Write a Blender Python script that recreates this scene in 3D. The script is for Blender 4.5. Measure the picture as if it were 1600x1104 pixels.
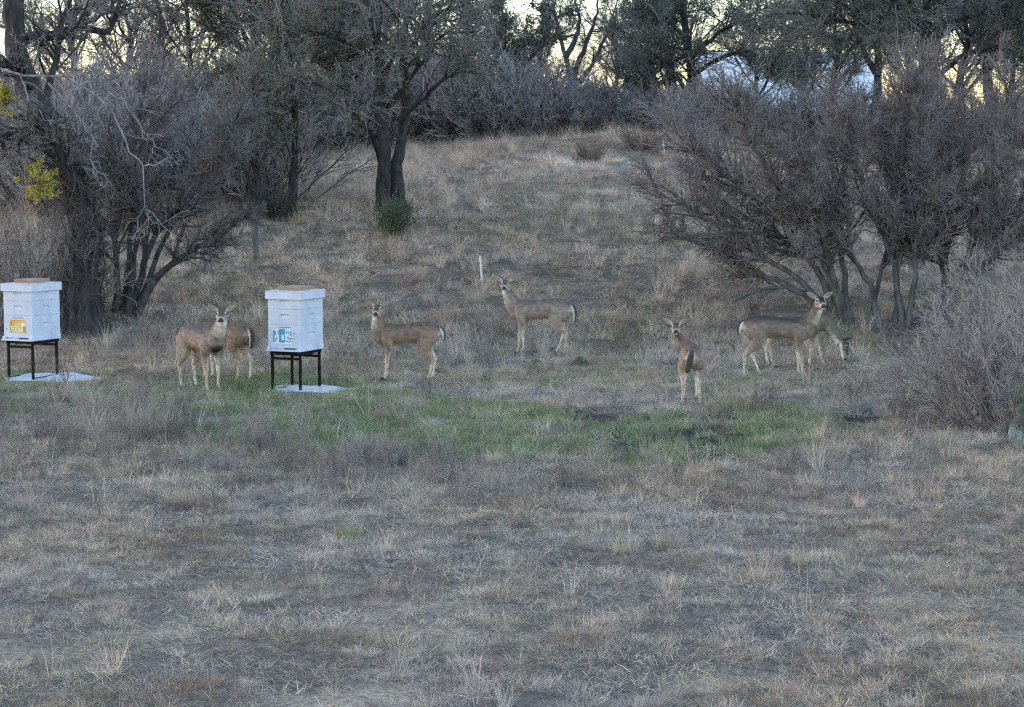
import bpy, math, random
import numpy as np
from mathutils import Vector, Matrix
from mathutils.kdtree import KDTree

# ------------------------------------------------------------------ camera, world, light, exposure
for o in list(bpy.data.objects):
    bpy.data.objects.remove(o, do_unlink=True)
scene = bpy.context.scene
COL = scene.collection
CAM_H, FPX, PITCH = 2.4, 3100.0, math.atan(282 / 3100.0)

cam_d = bpy.data.cameras.new('camera')
cam = bpy.data.objects.new('camera', cam_d)
COL.objects.link(cam)
cam.location = (0, 0, CAM_H)
cam.rotation_euler = (math.pi / 2 - PITCH, 0, 0)
cam_d.sensor_width = 36
cam_d.lens = FPX / 1600 * 36
cam_d.clip_start = 0.1
cam_d.clip_end = 3000
scene.camera = cam

SUN_EL, SUN_AZ = math.radians(1.5), math.radians(-75)     # sun on the horizon, off to the left behind the trees
world = bpy.data.worlds.new('World')
scene.world = world
world.use_nodes = True
wn = world.node_tree.nodes
wl = world.node_tree.links
wn.clear()
sky = wn.new('ShaderNodeTexSky')
sky.sky_type = 'NISHITA'
sky.sun_disc = False
sky.sun_elevation = SUN_EL
sky.sun_rotation = SUN_AZ
sky.air_density = 1.0
sky.dust_density = 0.6
sky.ozone_density = 2.5
hs = wn.new('ShaderNodeHueSaturation')
hs.inputs['Saturation'].default_value = 0.77
bg = wn.new('ShaderNodeBackground')
bg.inputs['Strength'].default_value = 0.15
wo = wn.new('ShaderNodeOutputWorld')
wl.new(sky.outputs[0], hs.inputs['Color'])
wl.new(hs.outputs[0], bg.inputs[0])
wl.new(bg.outputs[0], wo.inputs[0])

sun_d = bpy.data.lights.new('sun', 'SUN')
sun = bpy.data.objects.new('sun', sun_d)
COL.objects.link(sun)
sun_d.energy = 0.01
sun_d.angle = math.radians(12)
sun_d.color = (1.0, 0.86, 0.68)
sun.rotation_euler = Vector((-math.sin(SUN_AZ) * math.cos(SUN_EL), -math.cos(SUN_AZ) * math.cos(SUN_EL),
                             -math.sin(SUN_EL))).to_track_quat('-Z', 'Y').to_euler()

vs = scene.view_settings
vs.view_transform = 'Standard'
vs.look = 'None'
vs.gamma = 1.0
vs.use_curve_mapping = False
vs.exposure = 4.1
scene.cycles.use_denoising = False
scene.cycles.filter_width = 1.2
scene.cycles.max_bounces = 4
scene.cycles.diffuse_bounces = 3

# ------------------------------------------------------------------ noise, terrain, projection
def _h(ix, iy, s):
    n = (ix.astype(np.int64) * 374761393 + iy.astype(np.int64) * 668265263 + s * 974634211) & 0xffffffff
    n = ((n ^ (n >> 13)) * 1274126177) & 0xffffffff
    return ((n ^ (n >> 16)) & 0xffff) / 65535.0

def vnoise(x, y, s=0):
    x = np.asarray(x, float); y = np.asarray(y, float)
    ix = np.floor(x); iy = np.floor(y)
    fx = x - ix; fy = y - iy
    fx = fx * fx * (3 - 2 * fx); fy = fy * fy * (3 - 2 * fy)
    a = _h(ix, iy, s); b = _h(ix + 1, iy, s); c = _h(ix, iy + 1, s); d = _h(ix + 1, iy + 1, s)
    return (a + (b - a) * fx) * (1 - fy) + (c + (d - c) * fx) * fy

def fbm(x, y, s=0, o=4):
    t = 0; a = 0.5; tot = 0
    for i in range(o):
        t = t + a * vnoise(x * 2 ** i, y * 2 ** i, s + i * 17); tot += a; a *= 0.5
    return t / tot

PD = np.array([-80, 5, 23, 26, 29.5, 31, 35, 42, 46, 52, 70, 140, 600])
PZ = np.array([0, 0, 0, .06, .66, .98, 1.72, 2.54, 2.95, 3.15, 3.3, 3.6, 4.5])
_dd = np.linspace(-80, 600, 6801)
_zz = np.interp(_dd, PD, PZ)
_k = np.ones(13) / 13
_zz = np.convolve(np.pad(_zz, 6, mode='edge'), _k, mode='valid')

def ground(x, y):
    x = np.asarray(x, float); y = np.asarray(y, float)
    z = np.interp(y, _dd, _zz)
    z = z + 0.32 * np.exp(-((x - 2.4) / 2.6) ** 2 - ((y - 45) / 3.0) ** 2)
    z = z - 0.25 * np.exp(-((x + 5.5) / 3.0) ** 2 - ((y - 42) / 5.0) ** 2)
    amp = np.clip((y - 24) / 10, 0, 1)
    z = z + (fbm(x * .35, y * .35, 3) - .5) * (0.05 + .16 * amp)
    z = z + (fbm(x * 2.2, y * 2.2, 9, 3) - .5) * 0.05
    z = z + (vnoise(x * 7, y * 7, 21) - .5) * 0.022
    return z

CP, SP = math.cos(PITCH), math.sin(PITCH)
def ray(px, py):
    u = (px - 800) / FPX; v = (552 - py) / FPX
    return np.array([u, CP + v * SP, -SP + v * CP])

def at(px, py, d):                     # the point seen at that pixel at distance d along the view
    r = ray(px, py)
    return np.array([0, 0, CAM_H]) + r * (d / r[1])

def on_ground(px, py):                 # where that sight line meets the ground
    r = ray(px, py); r = r / r[1]
    d = np.linspace(6, 75, 6901)
    x = r[0] * d; z = CAM_H + r[2] * d
    h = ground(x, d)
    i = int(np.argmax(z <= h))
    return np.array([x[i], d[i], h[i]])

def to_px(x, y, z):
    f = y * CP - (z - CAM_H) * SP
    v = y * SP + (z - CAM_H) * CP
    return 800 + FPX * x / f, 552 - FPX * v / f

# ------------------------------------------------------------------ mesh helpers
def mesh_np(name, verts, quads=None, tris=None, cols=None, smooth=False, mat=None):
    me = bpy.data.meshes.new(name)
    verts = np.asarray(verts, np.float32)
    nq = 0 if quads is None else len(quads)
    nt = 0 if tris is None else len(tris)
    li = []; ls = []; lt = []
    st = 0
    if nq:
        li.append(np.asarray(quads, np.int32).ravel()); ls.append(np.arange(nq) * 4); lt.append(np.full(nq, 4)); st = nq * 4
    if nt:
        li.append(np.asarray(tris, np.int32).ravel()); ls.append(st + np.arange(nt) * 3); lt.append(np.full(nt, 3))
    li = np.concatenate(li); ls = np.concatenate(ls); lt = np.concatenate(lt)
    me.vertices.add(len(verts)); me.loops.add(len(li)); me.polygons.add(nq + nt)
    me.vertices.foreach_set('co', verts.ravel())
    me.loops.foreach_set('vertex_index', li.astype(np.int32))
    me.polygons.foreach_set('loop_start', ls.astype(np.int32))
    me.polygons.foreach_set('loop_total', lt.astype(np.int32))
    if smooth:
        me.polygons.foreach_set('use_smooth', np.ones(nq + nt, bool))
    me.update(calc_edges=True)
    if cols is not None:
        a = me.color_attributes.new('Col', 'FLOAT_COLOR', 'POINT')
        c = np.ones((len(verts), 4), np.float32); c[:, :3] = cols
        a.data.foreach_set('color', c.ravel())
    if mat is not None:
        me.materials.append(mat)
    return me

def link(name, data, parent=None):
    o = bpy.data.objects.new(name, data)
    COL.objects.link(o)
    if parent is not None:
        o.parent = parent
        if name in ('twigs', 'leaves', 'stems', 'vine', 'spines'):
            o['kind'] = 'stuff'          # too fine to pick apart singly
    return o

def tag(o, label=None, cat=None, group=None, kind=None):
    if label: o['label'] = label
    if cat: o['category'] = cat
    if group: o['group'] = group
    if kind: o['kind'] = kind
    return o

def empty(name, loc, rz=0.0):
    o = bpy.data.objects.new(name, None)
    o.empty_display_size = 0.1
    COL.objects.link(o)
    o.location = [float(v) for v in loc]
    o.rotation_euler = (0, 0, rz)
    return o

class MB:                               # collects boxes and other faces into one mesh
    def __init__(s): s.v = []; s.f = []
    def add(s, v, f):
        n = len(s.v); s.v += [tuple(map(float, p)) for p in v]; s.f += [tuple(i + n for i in q) for q in f]
    def box(s, x0, x1, y0, y1, z0, z1, b=0.0):
        if b <= 0:
            v = [(x, y, z) for z in (z0, z1) for y in (y0, y1) for x in (x0, x1)]
            s.add(v, [(0, 2, 3, 1), (4, 5, 7, 6), (0, 1, 5, 4), (2, 6, 7, 3), (0, 4, 6, 2), (1, 3, 7, 5)])
        else:
            import bmesh
            bm = bmesh.new(); bmesh.ops.create_cube(bm, size=1)
            for w in bm.verts:
                w.co = ((x0 + x1) / 2 + w.co.x * (x1 - x0), (y0 + y1) / 2 + w.co.y * (y1 - y0), (z0 + z1) / 2 + w.co.z * (z1 - z0))
            bmesh.ops.bevel(bm, geom=bm.edges[:], offset=b, segments=2, affect='EDGES', profile=.6)
            bm.verts.index_update()
            s.add([w.co for w in bm.verts], [[w.index for w in f.verts] for f in bm.faces])
            bm.free()
    def bar(s, a, b, r, n=6):
        a = Vector(a); b = Vector(b); t = (b - a).normalized()
        u = t.orthogonal().normalized(); w = t.cross(u)
        v = []
        for c in (a, b):
            for i in range(n):
                q = 2 * math.pi * i / n
                v.append(c + (u * math.cos(q) + w * math.sin(q)) * r)
        s.add(v, [(i, (i + 1) % n, n + (i + 1) % n, n + i) for i in range(n)] + [tuple(range(n))[::-1], tuple(range(n, 2 * n))])
    def build(s, name, mat, parent=None, smooth=False):
        me = bpy.data.meshes.new(name); me.from_pydata(s.v, [], s.f); me.update()
        if smooth: me.polygons.foreach_set('use_smooth', np.ones(len(me.polygons), bool))
        me.materials.append(mat)
        return link(name, me, parent)

# ------------------------------------------------------------------ materials
def mat_base(name, rough=0.85, spec=0.25):
    m = bpy.data.materials.new(name); m.use_nodes = True
    n = m.node_tree.nodes; l = m.node_tree.links
    b = n['Principled BSDF']
    b.inputs['Roughness'].default_value = rough
    b.inputs['Specular IOR Level'].default_value = spec
    return m, n, l, b

def noise(n, l, scale, detail=4, coord='Object', stretch=None):
    tc = n.new('ShaderNodeTexCoord'); t = n.new('ShaderNodeTexNoise')
    t.inputs['Scale'].default_value = scale; t.inputs['Detail'].default_value = detail
    if stretch:
        mp = n.new('ShaderNodeMapping'); mp.inputs['Scale'].default_value = stretch
        l.new(tc.outputs[coord], mp.inputs[0]); l.new(mp.outputs[0], t.inputs[0])
    else:
        l.new(tc.outputs[coord], t.inputs[0])
    return t

def ramp(n, l, fac, stops):
    r = n.new('ShaderNodeValToRGB')
    e = r.color_ramp.elements
    while len(e) < len(stops): e.new(0.5)
    for k, (p, c) in enumerate(stops):
        e[k].position = p; e[k].color = (*c, 1)
    l.new(fac, r.inputs[0])
    return r

def mul(n, l, a, b):
    m = n.new('ShaderNodeMix'); m.data_type = 'RGBA'; m.blend_type = 'MULTIPLY'
    m.inputs['Factor'].default_value = 1
    l.new(a, m.inputs['A']); l.new(b, m.inputs['B'])
    return m.outputs['Result']

def bump(n, l, b, h, strength=0.5, dist=0.02):
    k = n.new('ShaderNodeBump'); k.inputs['Strength'].default_value = strength; k.inputs['Distance'].default_value = dist
    l.new(h, k.inputs['Height']); l.new(k.outputs[0], b.inputs['Normal'])

def m_noise(name, c0, c1, scale, rough=.85, bstr=0.3, bdist=.01, stretch=None, spec=.25, lo=.35, hi=.65):
    m, n, l, b = mat_base(name, rough, spec)
    t = noise(n, l, scale, 6, stretch=stretch)
    r = ramp(n, l, t.outputs[0], [(lo, c0), (hi, c1)])
    l.new(r.outputs[0], b.inputs['Base Color'])
    if bstr: bump(n, l, b, t.outputs[0], bstr, bdist)
    return m

def m_vcol(name, rough=.85, nscale=None, lo=.75, hi=1.25, instancer=False, transl=0.0, bstr=0, bdist=.005, spec=.2, stretch=None):
    m, n, l, b = mat_base(name, rough, spec)
    a = n.new('ShaderNodeAttribute'); a.attribute_name = 'Col'
    c = a.outputs['Color']
    if instancer:
        i = n.new('ShaderNodeAttribute'); i.attribute_type = 'INSTANCER'; i.attribute_name = 'tint'
        c = mul(n, l, c, i.outputs['Color'])
    if nscale:
        t = noise(n, l, nscale, 5, stretch=stretch)
        r = ramp(n, l, t.outputs[0], [(.3, (lo,) * 3), (.7, (hi,) * 3)])
        c = mul(n, l, c, r.outputs[0])
        if bstr: bump(n, l, b, t.outputs[0], bstr, bdist)
    l.new(c, b.inputs['Base Color'])
    if transl > 0:
        tr = n.new('ShaderNodeBsdfTranslucent'); l.new(c, tr.inputs['Color'])
        mx = n.new('ShaderNodeMixShader'); mx.inputs[0].default_value = transl
        out = n['Material Output']
        l.new(b.outputs[0], mx.inputs[1]); l.new(tr.outputs[0], mx.inputs[2]); l.new(mx.outputs[0], out.inputs['Surface'])
    return m

M_GRASS = m_vcol('dry_grass', .8, instancer=True, transl=.25)
M_TWIG = m_vcol('twig', .85, 3.0, .8, 1.2)
M_BARK = m_vcol('bark', .95, 14.0, .45, 1.5, bstr=.9, bdist=.03, stretch=(1, 1, .25), spec=.1)
M_LEAF = m_vcol('leaf', .6, transl=.3, spec=.3)
M_FUR = m_vcol('fur', .95, 26.0, .66, 1.34, bstr=.5, bdist=.008, spec=.08, stretch=(.7, 1, 1))
def m_paint(name, c0, c1, dirt):
    m, n, l, b = mat_base(name, .5, .4)
    t = noise(n, l, 9, 6); r = ramp(n, l, t.outputs[0], [(.25, c0), (.6, c1)])
    t2 = noise(n, l, 5.5, 8, stretch=(1, 1, .35)); r2 = ramp(n, l, t2.outputs[0], [(.30, dirt), (.46, (1, 1, 1))])
    l.new(mul(n, l, r.outputs[0], r2.outputs[0]), b.inputs['Base Color'])
    bump(n, l, b, t.outputs[0], .1, .002)
    return m
M_PAINT = m_paint('white_paint', (.50, .55, .64), (.58, .62, .71), (.88, .88, .86))
M_PAINT2 = m_paint('white_painted_lid', (.53, .58, .67), (.61, .65, .74), (.86, .86, .84))
M_STEEL = m_noise('black_steel', (.006, .006, .007), (.016, .015, .015), 30, .65, .1, .001, spec=.12)
M_WOOD = m_noise('weathered_board', (.26, .165, .12), (.40, .28, .21), 6, .8, .3, .004, stretch=(1, 9, 9))
M_POST = m_noise('grey_wood_post', (.07, .065, .06), (.17, .16, .15), 22, .9, .6, .01, stretch=(1, 1, .15))
M_STAKE = m_noise('pale_stake', (.55, .54, .52), (.72, .71, .69), 12, .6, .1, .002)
M_SLAB = m_noise('pale_sheet', (.42, .44, .46), (.66, .67, .68), 14, .7, .3, .006)
M_DARK = m_noise('entrance_shade', (.012, .011, .010), (.02, .018, .016), 20, .8, 0)
M_EYE = m_noise('eye_black', (.008, .006, .005), (.014, .010, .008), 20, .12, 0, spec=.6)
M_NOSE = m_noise('nose_black', (.010, .010, .011), (.022, .021, .022), 80, .45, .3, .001, spec=.5)
M_HOOF = m_noise('hoof', (.02, .018, .016), (.045, .038, .032), 40, .6, .1, .001)
M_CACTUS = m_noise('cactus', (.045, .068, .048), (.085, .115, .08), 18, .6, .2, .004)
M_CACTUS2 = m_noise('cactus_pale', (.20, .25, .21), (.33, .37, .33), 18, .7, .2, .004)
M_SPINE = m_noise('cactus_spine', (.45, .40, .30), (.6, .55, .45), 18, .7, 0)
M_ROCK = m_noise('pale_rock', (.40, .38, .36), (.62, .60, .57), 7, .9, .6, .02)
M_ROOF = m_noise('pale_metal_roof', (.60, .63, .66), (.72, .74, .76), 2, .45, 0, spec=.5)
M_WALL = m_noise('grey_siding', (.20, .20, .21), (.27, .27, .27), 3, .8, .1, .01)  # dull grey wall siding
M_GLASS = m_noise('window_glass', (.03, .035, .04), (.05, .055, .06), 2, .08, 0, spec=.6)
M_BLUE = m_noise('blue_print', (.05, .27, .44), (.10, .38, .56), 40, .5, 0, lo=.3, hi=.7)
M_YELLOW = m_noise('yellow_print', (.62, .42, .06), (.78, .58, .14), 30, .5, 0, lo=.3, hi=.7)
M_ORANGE = m_noise('orange_print', (.65, .24, .04), (.75, .34, .08), 40, .5, 0)
M_OLIVE = m_noise('olive_print', (.28, .27, .06), (.40, .36, .10), 40, .5, 0)
M_WHITE = m_noise('white_print', (.78, .78, .76), (.84, .84, .82), 40, .5, 0)

def m_ground():
    m, n, l, b = mat_base('soil_and_thatch', .95, .1)
    a = n.new('ShaderNodeAttribute'); a.attribute_name = 'Col'
    t = noise(n, l, 26.0, 8)
    r = ramp(n, l, t.outputs[0], [(.28, (.45, .43, .42)), (.5, (1, 1, 1)), (.72, (1.45, 1.42, 1.38))])
    t2 = noise(n, l, 90.0, 4)
    r2 = ramp(n, l, t2.outputs[0], [(.3, (.65, .65, .65)), (.7, (1.3, 1.3, 1.3))])
    c = mul(n, l, mul(n, l, a.outputs['Color'], r.outputs[0]), r2.outputs[0])
    l.new(c, b.inputs['Base Color'])
    w = n.new('ShaderNodeAttribute'); w.attribute_name = 'wet'
    rr = n.new('ShaderNodeMapRange'); rr.inputs['To Min'].default_value = .95; rr.inputs['To Max'].default_value = .62
    l.new(w.outputs['Fac'], rr.inputs['Value']); l.new(rr.outputs[0], b.inputs['Roughness'])
    bump(n, l, b, t.outputs[0], .8, .03)
    return m
M_GROUND = m_ground()

def m_water():
    m, n, l, b = mat_base('muddy_water', .12, .5)
    t = noise(n, l, 26, 3)
    r = ramp(n, l, t.outputs[0], [(.3, (.02, .017, .013)), (.7, (.04, .035, .028))])
    l.new(r.outputs[0], b.inputs['Base Color'])
    bump(n, l, b, t.outputs[0], .5, .02)
    return m
M_WATER = m_water()

# ------------------------------------------------------------------ where the ground is green, muddy, pale (in plan, via the photo's rows)
GX = [-400, 60, 200, 330, 450, 600, 760, 900, 1010, 1120, 1250, 1340, 1400, 1460]
GU = [588, 584, 586, 582, 576, 596, 612, 628, 640, 630, 628, 640, 660, 690]
GL = [640, 650, 668, 690, 705, 722, 728, 735, 738, 736, 722, 700, 680, 690]
def masks(x, y):
    px, py = to_px(x, y, ground(x, y))
    n1 = fbm(x * 1.1, y * 1.1, 40); n2 = fbm(x * 4, y * 4, 50, 3)
    u = np.interp(px, GX, GU) + (n1 - .5) * 46; lo = np.interp(px, GX, GL) + (n1 - .5) * 40
    g = np.clip((py - u) / 14, 0, 1) * np.clip((lo - py) / 12, 0, 1)
    g = g * np.clip((n2 - .34) * 6 + (px > 400) * .22, .08, 1) * np.clip((1420 - px) / 220, .25, 1)
    g = g * np.where(px < 330, .75, 1)
    e = lambda cx, cy, rx, ry: ((px - cx) / rx) ** 2 + ((py - cy) / ry) ** 2
    dm = np.minimum.reduce([e(1070, 694, 140, 38), e(985, 666, 110, 22), e(900, 645, 45, 13), e(1130, 655, 60, 12), e(1345, 655, 50, 16)])
    mud = np.clip((1.1 - dm + (fbm(x * 6, y * 3, 55, 3) - .5) * 3.4) * 1.4, 0, 1)
    faint = np.clip((fbm(x * .7 + 9, y * .7, 77) - .52) * 5, 0, 1)        # faint green in the hillside sward
    faint = faint * np.clip((py - 280) / 30, 0, 1) * np.clip((620 - py) / 20, 0, 1)
    pale = np.exp(-((px - 930) / 110) ** 2 - ((py - 257) / 16) ** 2)
    bare = np.clip((fbm(x * 1.7 + 3, y * 2.6, 91) - .52) * 6, 0, 1) * np.clip((py - 850) / 200, 0, 1)
    bare = np.maximum(bare, np.exp(-((px - 1420) / 60) ** 2 - ((py - 945) / 14) ** 2))
    return px, py, g, mud, faint, pale, bare

# ------------------------------------------------------------------ ground
def axis(parts):
    out = []
    for a, b, s in parts:
        out.append(np.linspace(a, b, max(2, int(round((b - a) / s)) + 1))[:-1])
    return np.concatenate(out + [[parts[-1][1]]])
gx = axis([(-500, -60, 40), (-60, -16, 2), (-16, -9, .3), (-9, 9, .13), (9, 16, .3), (16, 60, 2), (60, 500, 40)])
gy = axis([(-80, 4, 6), (4, 7.5, .3), (7.5, 30, .13), (30, 50, .2), (50, 70, .5), (70, 140, 4), (140, 900, 40)])
X, Y = np.meshgrid(gx, gy)
Z = ground(X, Y)
px, py, g, mud, faint, pale, bare = masks(X.ravel(), np.maximum(Y.ravel(), 5))
base = np.array([.15, .126, .10])[None] * np.ones((X.size, 1))
nn = fbm(X.ravel() * 1.7, Y.ravel() * 1.7, 5)[:, None]
base = base * (.65 + .7 * nn)
def mixc(c, t, k): return c * (1 - k[:, None]) + np.array(t)[None] * k[:, None]
base = mixc(base, (.055, .075, .035), g * .8)
base = mixc(base, (.10, .11, .06), faint * .5)
base = mixc(base, (.30, .27, .24), pale)
base = mixc(base, (.40, .31, .22), bare * .9)
base = mixc(base, (.034, .030, .026), mud)
V = np.stack([X.ravel(), Y.ravel(), Z.ravel() - mud * (.01 + .05 * vnoise(X.ravel() * 6, Y.ravel() * 6, 66))], 1)
nx, ny = len(gx), len(gy)
ii = (np.arange(ny - 1)[:, None] * nx + np.arange(nx - 1)[None]).ravel()
Q = np.stack([ii, ii + 1, ii + nx + 1, ii + nx], 1)
gm = mesh_np('ground', V, Q, cols=base, smooth=True, mat=M_GROUND)
wa = gm.attributes.new('wet', 'FLOAT', 'POINT'); wa.data.foreach_set('value', (mud * .9).astype(np.float32))
tag(link('ground', gm), kind='structure')

# ------------------------------------------------------------------ grass: tufts scattered by geometry nodes
def blades(rng, n, spread, lmin, lmax, lean, curl, w, vary=.3, seg=3, flat=0.0):
    r = spread * np.sqrt(rng.random(n)); a = rng.random(n) * 2 * np.pi
    base = np.stack([r * np.cos(a), r * np.sin(a), np.full(n, -.012)], 1)
    az = a + rng.normal(0, 1.0, n)
    le = np.abs(rng.normal(lean, lean * .5, n)) + flat
    L = rng.uniform(lmin, lmax, n)
    d = np.stack([np.cos(az) * np.sin(le), np.sin(az) * np.sin(le), np.cos(le)], 1)
    side = np.stack([-np.sin(az), np.cos(az), np.zeros(n)], 1)
    yaw = rng.uniform(-1.2, 1.2, n)[:, None]
    side = side * np.cos(yaw) + np.cross(d, side) * np.sin(yaw)
    pts = [base]; p = base.copy(); dd = d.copy()
    for k in range(seg):
        p = p + dd * (L / seg)[:, None]; pts.append(p.copy())
        dd = dd + np.stack([np.cos(az), np.sin(az), -np.ones(n) * .7], 1) * (curl * rng.uniform(.2, 1.6, n))[:, None] + rng.normal(0, .12, (n, 3))
        dd /= np.linalg.norm(dd, axis=1, keepdims=True)
    vs_ = []
    for k in range(seg):
        ww = w * (1 - .75 * k / seg) * .5
        vs_ += [pts[k] - side * ww, pts[k] + side * ww]
    vs_.append(pts[seg])
    v = np.stack(vs_, 1); m = 2 * seg + 1
    v[:, :, 2] = np.maximum(v[:, :, 2], -.015)
    o = (np.arange(n) * m)[:, None]
    q = np.concatenate([o + np.array([[2 * k, 2 * k + 1, 2 * k + 3, 2 * k + 2]]) for k in range(seg - 1)])
    t = o + np.array([[2 * seg - 2, 2 * seg - 1, 2 * seg]])
    c = (1 + rng.uniform(-vary, vary, n))[:, None, None] * np.ones((n, m, 3))
    hue = rng.normal(0, .05, (n, 1, 3)); c = c * (1 + hue)
    return v.reshape(-1, 3), q, t, np.clip(c.reshape(-1, 3), .1, 2)

def weed(rng, n, h):                    # fine branching dead forb
    P = np.zeros((n, 4, 3)); R = np.zeros((n, 4))
    az = rng.random(n) * 6.28; le = rng.uniform(.05, .55, n)
    L = h * rng.uniform(.6, 1.1, n)
    b = rng.normal(0, .05, (n, 2))
    for k in range(4):
        f = k / 3
        P[:, k, 0] = b[:, 0] + np.cos(az) * np.sin(le) * L * f + rng.normal(0, .008, n) * f
        P[:, k, 1] = b[:, 1] + np.sin(az) * np.sin(le) * L * f + rng.normal(0, .008, n) * f
        P[:, k, 2] = -.01 + np.cos(le) * L * f
        R[:, k] = .0022 * (1 - .5 * f)
    P2, R2 = grow(rng, P, R, 7, .25, 1, (.6, .2), .35, 3, .15, .1, .8, .6)
    P3, R3 = grow(rng, P2, R2, 3, .3, 1, (.7, .3), .6, 3, .2, .05, .9, .7)
    vv = []; qq = []; off = 0
    for p, r in ((P, R), (P2, R2), (P3, R3)):
        v, q = tubes(p, r, 3); vv.append(v); qq.append(q + off); off += len(v)
    v = np.concatenate(vv); q = np.concatenate(qq)
    return v, q, None, np.ones((len(v), 3)) * rng.uniform(.7, 1.25, (len(v), 1))

def unit(v): return v / np.maximum(np.linalg.norm(v, axis=-1, keepdims=True), 1e-9)

def tubes(P, R, sides):
    B, N, _ = P.shape
    T = np.gradient(P, axis=1); T = unit(T)
    mt = unit(T.mean(1))
    ref = np.where(np.abs(mt[:, 2:3]) < .8, np.array([[0, 0, 1.0]]), np.array([[1.0, 0, 0]]))
    U = unit(np.cross(T, ref[:, None, :])); W = np.cross(T, U)
    a = np.arange(sides) * 2 * np.pi / sides
    v = P[:, :, None, :] + R[:, :, None, None] * (U[:, :, None, :] * np.cos(a)[None, None, :, None] + W[:, :, None, :] * np.sin(a)[None, None, :, None])
    idx = np.arange(B * N * sides).reshape(B, N, sides)
    i0 = idx[:, :-1]; i1 = idx[:, 1:]
    q = np.stack([i0, np.roll(i0, -1, 2), np.roll(i1, -1, 2), i1], -1).reshape(-1, 4)
    return v.reshape(-1, 3), q

def grow(rng, P, R, n, t0, t1, ang, ratio, npts, wander, up, rr, tip=.35, lfall=.5, absL=None, bias=None):
    B, N, _ = P.shape
    idx = np.repeat(np.arange(B), n); m = len(idx)
    t = rng.uniform(t0, t1, m)
    f = t * (N - 1); i = np.minimum(f.astype(int), N - 2); w = (f - i)[:, None]
    pos = P[idx, i] * (1 - w) + P[idx, i + 1] * w
    tan = unit(P[idx, i + 1] - P[idx, i])
    rad = R[idx, i] * (1 - w[:, 0]) + R[idx, i + 1] * w[:, 0]
    a = rng.normal(ang[0], ang[1], m)[:, None]
    rv = rng.normal(0, 1, (m, 3)); perp = unit(rv - tan * (rv * tan).sum(1, keepdims=True))
    d = np.cos(a) * tan + np.sin(a) * perp
    d[:, 2] += up
    if bias is not None: d += np.array(bias)[None]
    d = unit(d)
    plen = np.linalg.norm(np.diff(P, axis=1), axis=2).sum(1)[idx]
    L = (plen * ratio if absL is None else absL) * (1 - lfall * t) * rng.uniform(.6, 1.25, m)
    out = np.zeros((m, npts, 3)); out[:, 0] = pos; p = pos
    for k in range(1, npts):
        p = p + d * (L / (npts - 1))[:, None]; out[:, k] = p
        d = d + rng.normal(0, wander, (m, 3)); d[:, 2] += up * .35; d = unit(d)
    r = (rad * rr * rng.uniform(.75, 1.1, m))[:, None] * np.linspace(1, tip, npts)[None]
    return out, r

def make_tufts(prefix, fns):
    c = bpy.data.collections.new(prefix)
    for k, (v, q, t, cl) in enumerate(fns):
        o = bpy.data.objects.new('%s_%02d' % (prefix, k), mesh_np(prefix, v, q, t, cols=cl, mat=M_GRASS))
        c.objects.link(o)
    return c, len(fns)

def scatter(name, coll, pts, rot, scl, tint, label, cat):
    c, k = coll
    me = bpy.data.meshes.new(name); me.vertices.add(len(pts))
    me.vertices.foreach_set('co', pts.astype(np.float32).ravel())
    rng = np.random.default_rng(len(pts))
    for nm, ty, arr in (('rot', 'FLOAT_VECTOR', rot), ('scl', 'FLOAT_VECTOR', scl), ):
        a = me.attributes.new(nm, ty, 'POINT'); a.data.foreach_set('vector', arr.astype(np.float32).ravel())
    a = me.attributes.new('idx', 'INT', 'POINT'); a.data.foreach_set('value', rng.integers(0, k, len(pts)).astype(np.int32))
    a = me.attributes.new('tint', 'FLOAT_COLOR', 'POINT')
    c4 = np.ones((len(pts), 4), np.float32); c4[:, :3] = tint; a.data.foreach_set('color', c4.ravel())
    o = link(name, me)
    ng = bpy.data.node_groups.new(name + '_scatter', 'GeometryNodeTree')
    ng.interface.new_socket('Geometry', in_out='INPUT', socket_type='NodeSocketGeometry')
    ng.interface.new_socket('Geometry', in_out='OUTPUT', socket_type='NodeSocketGeometry')
    N = ng.nodes; Lk = ng.links
    gi = N.new('NodeGroupInput'); go = N.new('NodeGroupOutput')
    ip = N.new('GeometryNodeInstanceOnPoints'); ci = N.new('GeometryNodeCollectionInfo')
    ci.inputs['Collection'].default_value = c
    ci.inputs['Separate Children'].default_value = True; ci.inputs['Reset Children'].default_value = True
    ip.inputs['Pick Instance'].default_value = True
    def na(nm, ty):
        q = N.new('GeometryNodeInputNamedAttribute'); q.data_type = ty; q.inputs['Name'].default_value = nm
        return q.outputs['Attribute']
    Lk.new(gi.outputs[0], ip.inputs['Points']); Lk.new(ci.outputs[0], ip.inputs['Instance'])
    Lk.new(na('idx', 'INT'), ip.inputs['Instance Index'])
    Lk.new(na('rot', 'FLOAT_VECTOR'), ip.inputs['Rotation']); Lk.new(na('scl', 'FLOAT_VECTOR'), ip.inputs['Scale'])
    Lk.new(ip.outputs[0], go.inputs[0])
    md = o.modifiers.new('scatter', 'NODES'); md.node_group = ng
    tag(o, label, cat, kind='stuff')
    return o

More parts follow.
